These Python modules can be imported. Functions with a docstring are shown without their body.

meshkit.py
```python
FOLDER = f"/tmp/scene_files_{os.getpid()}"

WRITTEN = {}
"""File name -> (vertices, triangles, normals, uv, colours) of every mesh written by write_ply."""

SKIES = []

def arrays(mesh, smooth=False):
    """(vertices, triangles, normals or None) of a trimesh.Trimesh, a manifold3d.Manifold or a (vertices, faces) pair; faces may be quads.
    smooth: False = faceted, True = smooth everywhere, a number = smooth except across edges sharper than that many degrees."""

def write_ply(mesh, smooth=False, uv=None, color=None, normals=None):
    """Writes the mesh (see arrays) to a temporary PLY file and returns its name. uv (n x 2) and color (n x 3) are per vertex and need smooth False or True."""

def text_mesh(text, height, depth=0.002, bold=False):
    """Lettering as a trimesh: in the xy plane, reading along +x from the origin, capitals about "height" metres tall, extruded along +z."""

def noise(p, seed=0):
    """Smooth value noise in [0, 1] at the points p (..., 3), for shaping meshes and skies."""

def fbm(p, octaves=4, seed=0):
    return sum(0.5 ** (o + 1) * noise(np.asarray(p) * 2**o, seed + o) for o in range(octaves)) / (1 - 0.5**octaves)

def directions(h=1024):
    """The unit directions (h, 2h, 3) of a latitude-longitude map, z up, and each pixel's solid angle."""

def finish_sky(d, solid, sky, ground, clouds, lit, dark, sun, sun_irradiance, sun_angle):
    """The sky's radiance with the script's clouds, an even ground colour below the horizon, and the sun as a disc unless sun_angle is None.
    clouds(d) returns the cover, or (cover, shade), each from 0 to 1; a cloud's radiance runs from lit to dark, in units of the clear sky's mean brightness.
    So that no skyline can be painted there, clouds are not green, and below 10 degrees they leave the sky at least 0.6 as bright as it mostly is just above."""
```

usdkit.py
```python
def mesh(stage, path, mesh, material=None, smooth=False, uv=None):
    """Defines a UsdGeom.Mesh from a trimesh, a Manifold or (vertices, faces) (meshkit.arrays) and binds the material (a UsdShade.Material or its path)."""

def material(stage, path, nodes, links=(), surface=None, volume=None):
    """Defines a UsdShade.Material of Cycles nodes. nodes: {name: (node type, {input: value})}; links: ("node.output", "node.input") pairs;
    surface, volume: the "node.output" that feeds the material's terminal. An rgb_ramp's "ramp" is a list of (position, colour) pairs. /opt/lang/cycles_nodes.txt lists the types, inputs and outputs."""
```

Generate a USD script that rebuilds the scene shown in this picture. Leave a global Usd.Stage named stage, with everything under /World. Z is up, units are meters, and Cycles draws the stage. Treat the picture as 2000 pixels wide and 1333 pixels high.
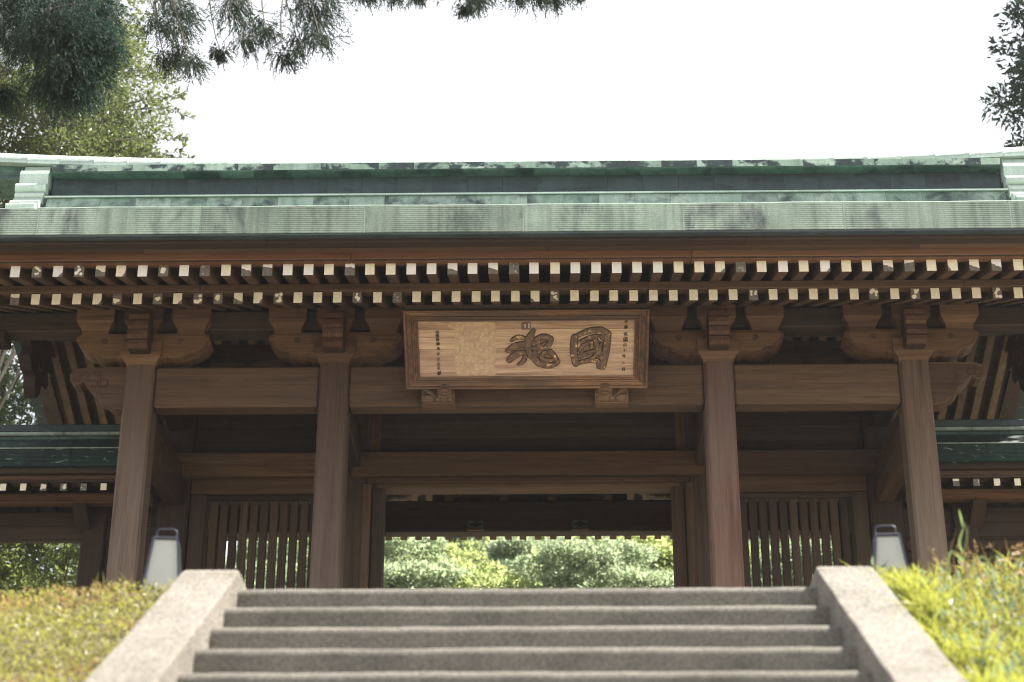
import math, glob
import numpy as np, trimesh, usdkit, meshkit
from pxr import Usd, UsdGeom, UsdLux, UsdShade, Gf, Sdf, Vt
from shapely.geometry import Polygon, LineString, Point, box as sbox
from shapely.ops import unary_union

stage = Usd.Stage.CreateInMemory()
UsdGeom.SetStageUpAxis(stage, UsdGeom.Tokens.z)
UsdGeom.SetStageMetersPerUnit(stage, 1.0)
world = UsdGeom.Xform.Define(stage, '/World')
stage.SetDefaultPrim(world.GetPrim())
UsdGeom.Scope.Define(stage, '/World/Looks')
rng = np.random.default_rng(7)

# ------------------------------------------------------------------ camera
PIT, YAW, ROLL = 0.42921, -0.01766, 0.00098
EYE = np.array([0.1446, -15.5903, -2.3012])
fw = np.array([math.sin(YAW) * math.cos(PIT), math.cos(YAW) * math.cos(PIT), math.sin(PIT)])
rt = np.array([math.cos(YAW), -math.sin(YAW), 0.0])
up = np.cross(rt, fw)
rc, uc = math.cos(ROLL) * rt + math.sin(ROLL) * up, -math.sin(ROLL) * rt + math.cos(ROLL) * up
cam = UsdGeom.Camera.Define(stage, '/World/camera')
M4 = Gf.Matrix4d(*rc, 0, *uc, 0, *(-fw), 0, *EYE, 1)
cam.AddTransformOp().Set(M4)
cam.CreateHorizontalApertureAttr(36.0)
cam.CreateVerticalApertureAttr(36.0 * 682 / 1024)
cam.CreateFocalLengthAttr(63.9)
cam.CreateFStopAttr(2.2)
cam.CreateFocusDistanceAttr(16.4)
cam.CreateClippingRangeAttr(Gf.Vec2f(0.05, 2000))
cam.CreateExposureAttr(1.85)

# ------------------------------------------------------------------ sky and sun
SUN = np.array([0.88, 0.30, 0.0]); SUN /= np.linalg.norm(SUN)
EL = math.radians(58)
SUN = np.array([SUN[0] * math.cos(EL), SUN[1] * math.cos(EL), math.sin(EL)])
dome = UsdLux.DomeLight.Define(stage, '/World/sky')
dome.GetPrim().SetCustomDataByKey('kind', 'structure')
skym = usdkit.material(stage, '/World/Looks/sky_look', {
    'sky': ('sky_texture', {'sky_type': 'single_scattering', 'sun_disc': False, 'sun_elevation': EL, 'sun_rotation': math.atan2(SUN[0], SUN[1]), 'aerosol_density': 3.0}),
    'tc': ('texture_coordinate', {}),
    'n': ('noise_texture', {'scale': 1.6, 'detail': 5.0, 'roughness': 0.55}),
    'cov': ('map_range', {'from_min': 0.25, 'from_max': 0.75, 'to_min': 0.55, 'to_max': 0.95, 'clamp': True}),
    'mx': ('mix_color', {'b': (7.3, 7.4, 7.6), 'use_clamp': False}),
    'bg': ('background_shader', {'strength': 0.05})},
    [('tc.generated', 'n.vector'), ('n.fac', 'cov.value'), ('cov.result', 'mx.fac'), ('sky.color', 'mx.a'), ('mx.result', 'bg.color')], surface='bg.background')
UsdShade.MaterialBindingAPI.Apply(dome.GetPrim()).Bind(skym)
sun = UsdLux.DistantLight.Define(stage, '/World/sun')
sun.CreateIntensityAttr(1.25); sun.CreateAngleAttr(0.5); sun.CreateNormalizeAttr(True)
sun.CreateColorAttr(Gf.Vec3f(1.0, 0.95, 0.86))
zx = np.cross([0, 0, 1.0], SUN); zx /= np.linalg.norm(zx); zy = np.cross(SUN, zx)
sun.AddTransformOp().Set(Gf.Matrix4d(*zx, 0, *zy, 0, *SUN, 0, 0, 0, 30, 1))

# ------------------------------------------------------------------ helpers
USED = {}
def numbered(parent, name):
    k = (parent, name); n = USED.get(k, -1) + 1; USED[k] = n
    return f'{parent}/{name}' if n == 0 else f'{parent}/{name}_{n:03d}'
def keys(prim, label=None, cat=None, group=None, kind=None):
    for k, v in (('label', label), ('category', cat), ('group', group), ('kind', kind)):
        if v: prim.SetCustomDataByKey(k, v)
class Thing:
    def __init__(s, name, label, cat, loc=(0, 0, 0), group=None, kind=None):
        s.path = numbered('/World', name); s.loc = np.array(loc, float)
        x = UsdGeom.Xform.Define(stage, s.path); x.AddTranslateOp().Set(Gf.Vec3d(*map(float, loc)))
        keys(x.GetPrim(), label, cat, group, kind)
    def part(s, name, mesh, mat, parent=None, label=None, smooth=False, kind=None):
        p = numbered(parent or s.path, name)
        v, f = arr(mesh)
        m = usdkit.mesh(stage, p, (v - s.loc, f), mat, smooth=smooth)
        keys(m.GetPrim(), label, kind=kind)
        return p
def arr(mesh):
    if isinstance(mesh, tuple): return np.asarray(mesh[0], float), np.asarray(mesh[1])
    if isinstance(mesh, list):
        vs, fs, o = [], [], 0
        for m in mesh:
            v, f = arr(m)
            if f.shape[1] == 4: f = np.vstack([f[:, [0, 1, 2]], f[:, [0, 2, 3]]])
            vs.append(v); fs.append(f + o); o += len(v)
        return np.vstack(vs), np.vstack(fs)
    return np.array(mesh.vertices), np.array(mesh.faces)
def solo(name, mesh, mat, label=None, cat=None, group=None, kind=None, smooth=False):
    p = numbered('/World', name)
    m = usdkit.mesh(stage, p, arr(mesh), mat, smooth=smooth)
    keys(m.GetPrim(), label, cat, group, kind)
    return p
def hull(pts):
    return arr(trimesh.PointCloud(np.asarray(pts, float)).convex_hull)
def bx(x0, x1, y0, y1, z0, z1, c=0.006):
    """box with chamfered edges"""
    c = min(c, (x1 - x0) * .3, (y1 - y0) * .3, (z1 - z0) * .3)
    P = []
    for sx in (0, 1):
        for sy in (0, 1):
            for sz in (0, 1):
                X, Y, Z = (x0, x1)[sx], (y0, y1)[sy], (z0, z1)[sz]
                dx, dy, dz = c * (1 - 2 * sx), c * (1 - 2 * sy), c * (1 - 2 * sz)
                P += [(X, Y + dy, Z + dz), (X + dx, Y, Z + dz), (X + dx, Y + dy, Z)]
    return hull(P)
def extrude(poly, axis, a, b):
    """polygon of (p, q) extruded along axis from a to b. axis x: (y, z); axis y: (x, z); axis z: (x, y)"""
    if not hasattr(poly, 'exterior'): poly = Polygon(poly)
    geoms = getattr(poly, 'geoms', [poly])
    out = []
    for g in geoms:
        m = trimesh.creation.extrude_polygon(g, b - a, engine='earcut')
        v, f = arr(m); p, q, w = v[:, 0], v[:, 1], v[:, 2] + a
        if axis == 'x': v = np.stack([w, p, q], 1)
        elif axis == 'y': v = np.stack([p, w, q], 1); f = f[:, ::-1]
        else: v = np.stack([p, q, w], 1)
        out.append((v, f))
    return arr(out)
def tube(pts, r, sides=8, taper=None):
    p = np.asarray(pts, float); n = len(p)
    t = np.gradient(p, axis=0); t /= np.linalg.norm(t, axis=1, keepdims=True) + 1e-9
    a = np.cross(t, np.where(np.abs(t[:, 2:]) < .9, [0, 0, 1.], [1., 0, 0])); a /= np.linalg.norm(a, axis=1, keepdims=True) + 1e-9
    b = np.cross(t, a); ang = np.arange(sides) * 2 * np.pi / sides
    R = np.broadcast_to(r, (n,)) if taper is None else np.linspace(r, taper, n)
    v = p[:, None] + R[:, None, None] * (np.cos(ang)[None, :, None] * a[:, None] + np.sin(ang)[None, :, None] * b[:, None])
    i, j = np.meshgrid(np.arange(n - 1), np.arange(sides), indexing='ij')
    q = np.stack([i * sides + j, i * sides + (j + 1) % sides, (i + 1) * sides + (j + 1) % sides, (i + 1) * sides + j], -1).reshape(-1, 4)
    f = np.vstack([q[:, [0, 1, 2]], q[:, [0, 2, 3]]])
    c0, c1 = n * sides, n * sides + 1
    v = np.vstack([v.reshape(-1, 3), p[0], p[-1]])
    k = np.arange(sides)
    caps = np.vstack([np.stack([(k + 1) % sides, k, np.full(sides, c0)], 1), np.stack([(n - 1) * sides + k, (n - 1) * sides + (k + 1) % sides, np.full(sides, c1)], 1)])
    return v, np.vstack([f, caps])
def smooth_curve(pts, n=24):
    from scipy.interpolate import splprep, splev
    p = np.asarray(pts, float)
    tck, _ = splprep(p.T, s=0, k=min(3, len(p) - 1))
    return np.stack(splev(np.linspace(0, 1, n), tck), 1)

# ------------------------------------------------------------------ materials
def L(name): return '/World/Looks/' + name
MATS = {}
WMUL = 0.70
def wood(name, axis, dark, light, blotch=0.35, scale=1.0, rough=0.75, grey=None, sat=1.06, foot=None):
    mul = WMUL if 'plaque' not in name and name != 'lit_tone_wood' else 1.0
    dark, light = tuple(a * mul for a in dark), tuple(a * mul for a in light)
    grey = tuple(a * mul for a in grey) if grey else None
    s = {'x': (0.5, 11, 11), 'y': (11, 0.5, 11), 'z': (11, 11, 0.5)}[axis]
    s = tuple(a * scale for a in s)
    big = {'x': (0.7, 3, 3), 'y': (3, 0.7, 3), 'z': (3, 3, 0.6)}[axis]
    g = grey or tuple(0.5 * (a + b) for a, b in zip(dark, light))
    nodes = {
        'geo': ('geometry', {}), 'inf': ('object_info', {}),
        'off': ('vector_math', {'math_type': 'multiply_add', 'vector2': (37.0, 17.0, 23.0)}),
        'mp': ('mapping', {'scale': s}), 'mb': ('mapping', {'scale': big}), 'mf': ('mapping', {'scale': tuple(a * 5 for a in s)}),
        'n': ('noise_texture', {'scale': 1.6, 'detail': 6.0, 'roughness': 0.6, 'distortion': 0.6}),
        'nf': ('noise_texture', {'scale': 1.5, 'detail': 3.0, 'roughness': 0.6}),
        'nb': ('noise_texture', {'scale': 1.0, 'detail': 4.0, 'roughness': 0.6}),
        'add': ('math', {'math_type': 'multiply_add', 'value2': 0.45}),
        'rp': ('rgb_ramp', {'ramp': [(0.42, dark), (0.9, light)]}),
        'rb': ('rgb_ramp', {'ramp': [(0.42, (0, 0, 0)), (0.62, (1, 1, 1))]}),
        'fb': ('math', {'math_type': 'multiply', 'value2': blotch}),
        'mx': ('mix_color', {'b': g}),
        'mk': ('mapping', {'scale': tuple((0.22 if a < 2 * scale else 30.0) for a in s)}), 'nk': ('noise_texture', {'scale': 1.0, 'detail': 3.0, 'roughness': 0.55, 'distortion': 0.3}),
        'rk': ('rgb_ramp', {'ramp': [(0.0, (1, 1, 1)), (0.488, (1, 1, 1)), (0.5, (0.45, 0.43, 0.42)), (0.512, (1, 1, 1)), (1.0, (1, 1, 1))]}), 'mk2': ('mix_color', {'blend_type': 'multiply', 'fac': 0.75}),
        'val': ('map_range', {'to_min': 0.72, 'to_max': 1.3}),
        'hue': ('map_range', {'to_min': 0.492, 'to_max': 0.508}),
        'hsv': ('hsv', {'saturation': sat}),
        'bp': ('bump', {'strength': 0.35, 'distance': 0.004}),
        'p': ('principled_bsdf', {'roughness': rough, 'specular_ior_level': 0.3})}
    links = [('inf.random', 'off.vector1'), ('geo.position', 'off.vector3'),
             ('off.vector', 'mp.vector'), ('off.vector', 'mb.vector'), ('off.vector', 'mf.vector'), ('mp.vector', 'n.vector'), ('mb.vector', 'nb.vector'), ('mf.vector', 'nf.vector'),
             ('nf.fac', 'add.value1'), ('n.fac', 'add.value3'), ('add.value', 'rp.fac'), ('nb.fac', 'rb.fac'), ('rb.color', 'fb.value1'), ('fb.value', 'mx.fac'), ('rp.color', 'mx.a'),
             ('inf.random', 'val.value'), ('val.result', 'hsv.value'), ('inf.random', 'hue.value'), ('hue.result', 'hsv.hue'), ('mx.result', 'hsv.color'), ('hsv.color', 'mk2.a'), ('off.vector', 'mk.vector'), ('mk.vector', 'nk.vector'), ('nk.fac', 'rk.fac'), ('rk.color', 'mk2.b'), ('mk2.result', 'p.base_color'), ('add.value', 'bp.height'), ('bp.normal', 'p.normal')]
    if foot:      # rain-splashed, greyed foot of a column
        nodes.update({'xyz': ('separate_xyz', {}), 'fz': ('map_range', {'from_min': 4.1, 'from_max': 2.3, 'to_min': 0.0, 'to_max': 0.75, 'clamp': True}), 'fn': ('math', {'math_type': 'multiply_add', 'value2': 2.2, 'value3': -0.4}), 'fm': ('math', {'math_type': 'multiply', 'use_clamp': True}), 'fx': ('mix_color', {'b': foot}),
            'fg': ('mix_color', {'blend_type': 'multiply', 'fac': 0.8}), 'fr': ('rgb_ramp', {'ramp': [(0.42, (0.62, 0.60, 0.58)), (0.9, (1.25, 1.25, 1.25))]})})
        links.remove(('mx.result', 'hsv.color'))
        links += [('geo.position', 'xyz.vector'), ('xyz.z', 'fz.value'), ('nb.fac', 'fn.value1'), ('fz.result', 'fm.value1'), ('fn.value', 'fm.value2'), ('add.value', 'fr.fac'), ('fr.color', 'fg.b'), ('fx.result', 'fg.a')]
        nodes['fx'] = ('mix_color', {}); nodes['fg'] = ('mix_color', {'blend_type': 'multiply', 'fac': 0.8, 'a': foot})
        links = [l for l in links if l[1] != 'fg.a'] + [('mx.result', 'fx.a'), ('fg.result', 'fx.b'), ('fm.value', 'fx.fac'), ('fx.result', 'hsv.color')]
    MATS[name] = usdkit.material(stage, L(name), nodes, links, surface='p.BSDF')
    return MATS[name]
for ax in 'xyz':
    wood('brown_wood_' + ax, ax, (0.056, 0.032, 0.020), (0.165, 0.102, 0.065), 0.5, grey=(0.122, 0.080, 0.055))
    wood('red_wood_' + ax, ax, (0.075, 0.036, 0.022), (0.185, 0.102, 0.066), 0.4, grey=(0.12, 0.08, 0.058))
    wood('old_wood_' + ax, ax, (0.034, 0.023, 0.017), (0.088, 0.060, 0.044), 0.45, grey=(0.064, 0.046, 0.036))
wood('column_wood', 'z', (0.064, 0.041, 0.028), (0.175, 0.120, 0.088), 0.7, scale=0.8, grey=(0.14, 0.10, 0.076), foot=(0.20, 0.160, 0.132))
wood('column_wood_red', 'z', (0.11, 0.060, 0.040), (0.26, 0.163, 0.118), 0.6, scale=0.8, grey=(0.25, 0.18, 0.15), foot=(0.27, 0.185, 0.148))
for ax in 'xy': wood('bracket_wood_' + ax, ax, (0.092, 0.050, 0.030), (0.225, 0.134, 0.082), 0.4, grey=(0.155, 0.096, 0.064))
wood('eave_red_wood', 'x', (0.105, 0.045, 0.028), (0.25, 0.125, 0.078), 0.4, grey=(0.17, 0.10, 0.07))
wood('lit_tone_wood', 'y', (0.07, 0.045, 0.026), (0.17, 0.115, 0.066), 0.3, grey=(0.12, 0.085, 0.052))  # paler yellowish tone painted in for ground bounce on rear rafters and struts
BX, BY, BZ = (MATS['brown_wood_' + a] for a in 'xyz')
RX, RY, RZ = (MATS['red_wood_' + a] for a in 'xyz')
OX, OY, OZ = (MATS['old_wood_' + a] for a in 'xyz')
COL, COLR = MATS['column_wood'], MATS['column_wood_red']

def simple(name, col, rough=0.6, metallic=0.0, var=0.0, nscale=8.0, bump=0.0, dist=0.003, spec=0.4):
    c2 = tuple(min(1, a * (1 + var)) for a in col); c1 = tuple(a * (1 - var) for a in col)
    nodes = {'geo': ('geometry', {}), 'n': ('noise_texture', {'scale': nscale, 'detail': 6.0, 'roughness': 0.65}),
             'rp': ('rgb_ramp', {'ramp': [(0.3, c1), (0.7, c2)]}), 'bp': ('bump', {'strength': bump, 'distance': dist}),
             'p': ('principled_bsdf', {'roughness': rough, 'metallic': metallic, 'specular_ior_level': spec})}
    lk = [('geo.position', 'n.vector'), ('n.fac', 'rp.fac'), ('rp.color', 'p.base_color')]
    if bump: lk += [('n.fac', 'bp.height'), ('bp.normal', 'p.normal')]
    MATS[name] = usdkit.material(stage, L(name), nodes, lk, surface='p.BSDF')
    return MATS[name]

def copper(name, pale, mid, stain, lo, hi, streak=0.5, ribs=0.0, vs=(2.2, 2.2, 9.0)):
    """weathered green copper: pale patina, darker green, bare dark stains with their own shapes, vertical streaks"""
    nodes = {'geo': ('geometry', {}), 'inf': ('object_info', {}),
        'off': ('vector_math', {'math_type': 'multiply_add', 'vector2': (5.0, 3.0, 1.0)}),
        'm1': ('mapping', {'scale': (1.3, 1.3, 2.0)}), 'm2': ('mapping', {'scale': vs}), 'm3': ('mapping', {'scale': (14, 14, 0.8)}), 'm4': ('mapping', {'scale': (60, 60, 60)}),
        'n1': ('noise_texture', {'scale': 1.0, 'detail': 4.0, 'roughness': 0.6}),
        'n2': ('noise_texture', {'scale': 1.0, 'detail': 6.0, 'roughness': 0.62, 'distortion': 0.4}),
        'n3': ('noise_texture', {'scale': 1.0, 'detail': 4.0, 'roughness': 0.6}),
        'n4': ('noise_texture', {'scale': 1.0, 'detail': 3.0, 'roughness': 0.6}),
        'r1': ('rgb_ramp', {'ramp': [(0.35, mid), (0.62, pale)]}),
        'r2': ('rgb_ramp', {'ramp': [(lo, (0, 0, 0)), (hi, (1, 1, 1))]}),
        'r3': ('rgb_ramp', {'ramp': [(0.45, (1, 1, 1)), (0.75, (1 - streak,) * 3)]}),
        'r4': ('rgb_ramp', {'ramp': [(0.3, (0.82,) * 3), (0.7, (1.1,) * 3)]}),
        'mx': ('mix_color', {'b': stain}), 'ml': ('mix_color', {'blend_type': 'multiply', 'fac': 1.0}), 'ml2': ('mix_color', {'blend_type': 'multiply', 'fac': 1.0, 'use_clamp': False}),
        'val': ('map_range', {'to_min': 0.85, 'to_max': 1.12}), 'hsv': ('hsv', {}),
        'bp': ('bump', {'strength': 0.25, 'distance': 0.003}),
        'p': ('principled_bsdf', {'roughness': 0.62, 'specular_ior_level': 0.4})}
    lk = [('inf.random', 'off.vector1'), ('geo.position', 'off.vector3')] + [('off.vector', f'm{i}.vector') for i in (1, 2, 3, 4)] + [(f'm{i}.vector', f'n{i}.vector') for i in (1, 2, 3, 4)] + [
        ('n1.fac', 'r1.fac'), ('n2.fac', 'r2.fac'), ('n3.fac', 'r3.fac'), ('n4.fac', 'r4.fac'), ('r2.color', 'mx.fac'), ('r1.color', 'mx.a'), ('mx.result', 'ml.a'), ('r3.color', 'ml.b'), ('ml.result', 'ml2.a'), ('r4.color', 'ml2.b'),
        ('inf.random', 'val.value'), ('val.result', 'hsv.value'), ('ml2.result', 'hsv.color'), ('hsv.color', 'p.base_color'), ('n4.fac', 'bp.height'), ('bp.normal', 'p.normal')]
    MATS[name] = usdkit.material(stage, L(name), nodes, lk, surface='p.BSDF')
    return MATS[name]
CU_EAVE = copper('patina_eave', (0.42, 0.52, 0.45), (0.30, 0.385, 0.325), (0.10, 0.12, 0.125), 0.55, 0.70, 0.45, vs=(2.4, 2.4, 1.3))
CU_CAP = copper('patina_cap', (0.46, 0.56, 0.48), (0.28, 0.385, 0.315), (0.045, 0.062, 0.07), 0.47, 0.54, 0.3, vs=(3.2, 3.2, 5.0))
CU_BASE = copper('patina_base', (0.38, 0.48, 0.41), (0.21, 0.31, 0.25), (0.06, 0.09, 0.09), 0.50, 0.64, 0.35, vs=(3.0, 3.0, 3.0))
CU_TOP = copper('patina_ridge_roll', (0.50, 0.60, 0.54), (0.40, 0.50, 0.44), (0.2, 0.26, 0.22), 0.66, 0.75, 0.15)
CU_DARK = copper('dark_copper_slate', (0.055, 0.085, 0.09), (0.04, 0.06, 0.066), (0.025, 0.04, 0.045), 0.5, 0.7, 0.2)
CU_GREEN = copper('deep_green_copper', (0.115, 0.20, 0.16), (0.05, 0.11, 0.09), (0.03, 0.055, 0.052), 0.50, 0.66, 0.35)
CU_WING = copper('green_wing_copper', (0.027, 0.062, 0.054), (0.013, 0.031, 0.029), (0.20, 0.34, 0.27), 0.61, 0.68, 0.3, vs=(9, 9, 30))
METAL_GREY = simple('tarnished_plate', (0.075, 0.095, 0.085), 0.5, 0.2, 0.4, 30, 0.3)
METAL_GREEN = simple('green_bronze', (0.03, 0.105, 0.095), 0.5, 0.0, 0.4, 30, 0.3)
PAINT_W = simple('white_paint', (0.88, 0.87, 0.84), 0.7, 0, 0.07, 25, 0.15, 0.001)
PAINT_C = simple('cream_paint', (0.85, 0.79, 0.63), 0.7, 0, 0.10, 25, 0.15, 0.001)
END_GRAIN = simple('weathered_end_grain', (0.17, 0.155, 0.135), 0.9, 0, 0.6, 70, 0.8, 0.004)
DARK_METAL = simple('lantern_metal', (0.06, 0.067, 0.088), 0.45, 0.3, 0.1, 20)
GAP = simple('dark_joint', (0.02, 0.022, 0.02), 0.9)

def stone(name, base, var, vsc=110.0):
    nodes = {'geo': ('geometry', {}),
        'v': ('voronoi_texture', {'scale': vsc, 'randomness': 1.0}), 'n': ('noise_texture', {'scale': 3.0, 'detail': 6.0, 'roughness': 0.65}), 'nf': ('noise_texture', {'scale': 240.0, 'detail': 3.0, 'roughness': 0.7}),
        'bw': ('rgb_to_bw', {}), 'rv': ('rgb_ramp', {'ramp': [(0.1, tuple(c * (1 - var) for c in base)), (0.5, base), (0.95, tuple(min(1, c * (1 + var)) for c in base))]}),
        'rn': ('rgb_ramp', {'ramp': [(0.3, (0.66, 0.645, 0.62)), (0.5, (0.95, 0.94, 0.92)), (0.7, (1.1, 1.09, 1.07))]}), 'rf': ('rgb_ramp', {'ramp': [(0.3, (0.7,) * 3), (0.7, (1.25,) * 3)]}),
        'm': ('mix_color', {'blend_type': 'multiply', 'fac': 1.0, 'use_clamp': False}), 'm2': ('mix_color', {'blend_type': 'multiply', 'fac': 1.0}),
        'bp': ('bump', {'strength': 0.7, 'distance': 0.004, 'invert': True}), 'bp2': ('bump', {'strength': 0.5, 'distance': 0.003}),
        'p': ('principled_bsdf', {'roughness': 0.85, 'specular_ior_level': 0.3})}
    lk = [('geo.position', 'v.vector'), ('geo.position', 'n.vector'), ('geo.position', 'nf.vector'), ('v.color', 'bw.color'), ('bw.val', 'rv.fac'), ('n.fac', 'rn.fac'), ('nf.fac', 'rf.fac'),
          ('rv.color', 'm.a'), ('rn.color', 'm.b'), ('m.result', 'm2.a'), ('rf.color', 'm2.b'), ('m2.result', 'p.base_color'), ('v.distance', 'bp.height'), ('nf.fac', 'bp2.height'), ('bp.normal', 'bp2.normal'), ('bp2.normal', 'p.normal')]
    MATS[name] = usdkit.material(stage, L(name), nodes, lk, surface='p.BSDF')
    return MATS[name]
STONE = stone('washed_pebble_stone', (0.200, 0.182, 0.158), 0.55, 130.0)
STEP = stone('step_stone', (0.168, 0.155, 0.135), 0.45, 190.0)
GRAVEL = stone('terrace_gravel', (0.27, 0.235, 0.19), 0.3)
FORE = stone('forecourt_gravel', (0.17, 0.15, 0.125), 0.3)
EARTH = simple('earth', (0.10, 0.085, 0.045), 0.95, 0, 0.5, 12, 0.8, 0.02)
HILLG = simple('wooded_ground', (0.05, 0.06, 0.025), 0.95, 0, 0.5, 3, 0.6, 0.05)

def leaf(name, ramp, trans=0.5, rough=0.45, tcol=1.3):
    nodes = {'geo': ('geometry', {}), 'rp': ('rgb_ramp', {'ramp': ramp}),
        'br': ('hsv', {'value': tcol, 'saturation': 1.1}), 'tr': ('translucent_bsdf', {}), 'p': ('principled_bsdf', {'roughness': rough, 'specular_ior_level': 0.45}), 'mx': ('mix_closure', {'fac': trans})}
    lk = [('geo.random_per_island', 'rp.fac'), ('rp.color', 'p.base_color'), ('rp.color', 'br.color'), ('br.color', 'tr.color'), ('p.BSDF', 'mx.closure1'), ('tr.BSDF', 'mx.closure2')]
    MATS[name] = usdkit.material(stage, L(name), nodes, lk, surface='mx.closure')
    return MATS[name]
BARK = simple('bark', (0.085, 0.07, 0.055), 0.95, 0, 0.5, 18, 0.9, 0.02)
BARK_PALE = simple('pale_bark', (0.17, 0.15, 0.125), 0.95, 0, 0.4, 18, 0.6, 0.01)

# ------------------------------------------------------------------ ground, terrace, banks
XS, W2 = 0.0755, 1.249            # stair centre and half width
SY, TR, RI = -8.022, 0.28435, 0.1638   # first edge, tread, riser
NST = 23
BOT = -NST * RI
S = 60
def sheet(xs, ys, zf):
    X, Y = np.meshgrid(xs, ys, indexing='ij'); Z = zf(X, Y)
    n, m = X.shape; i, j = np.meshgrid(np.arange(n - 1), np.arange(m - 1), indexing='ij')
    a = (i * m + j).ravel(); b = ((i + 1) * m + j).ravel()
    q = np.stack([a, b, b + 1, a + 1], 1)
    return np.stack([X, Y, Z], -1).reshape(-1, 3), np.vstack([q[:, [0, 1, 2]], q[:, [0, 2, 3]]])
solo('ground', sheet(np.array([-300, -60, 60, 300.]), np.array([-300, -60, -9.0, 300.]), lambda x, y: np.full_like(x, BOT - 0.02)), EARTH, kind='structure')
solo('forecourt', sheet(np.linspace(-14, 14, 8), np.linspace(-40, SY - NST * TR + 0.3, 8), lambda x, y: np.full_like(x, BOT)), FORE, kind='structure')
ter = Polygon([(-40, -7.3), (XS - W2 - 0.3, -7.3), (XS - W2 - 0.3, SY + .12), (XS + W2 + 0.3, SY + .12), (XS + W2 + 0.3, -7.3), (40, -7.3), (40, 14), (-40, 14)])
solo('terrace', extrude(ter, 'z', BOT - 0.1, 0.0), GRAVEL, kind='structure')
def bankz(x, y, seed):
    s = np.clip(-7.78 - y, 0, None)
    base = (0.035 if seed == 3 else 0.10) - 0.10 * np.clip((y + 7.72) / .5, 0, 1) - s * 0.576 - 0.02 * (s > 0)
    n = meshkit.fbm(np.stack([x * 1.7, y * 1.7, np.zeros_like(x) + seed], -1), 3)
    return base + (n - 0.5) * 0.10 - 0.07 * np.exp(-((np.abs(x - XS) - W2 - 0.25) / 0.07) ** 2) * (y < -7.9)
for sx, seed, lab in ((-1, 3, 'left'), (1, 9, 'right')):
    e = XS + sx * (W2 + 0.24)
    xs = e + sx * np.concatenate([np.linspace(0, 2.4, 40), np.linspace(2.6, 38, 20)])
    if sx < 0: xs = xs[::-1]
    solo('grass_bank', sheet(xs, np.linspace(-14.3, -7.2, 80), lambda x, y: bankz(x, y, seed)), EARTH, kind='structure')
def hillz(x, y):
    d = np.clip(y - 15, 0, None)
    return -0.05 + 0.38 * d + 0.8 * meshkit.fbm(np.stack([x * .12, y * .12, 0 * x], -1), 3) * np.clip(d / 6, 0, 1)
solo('hillside', sheet(np.linspace(-70, 70, 50), np.linspace(13.8, 110, 40), hillz), HILLG, kind='structure')

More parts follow.
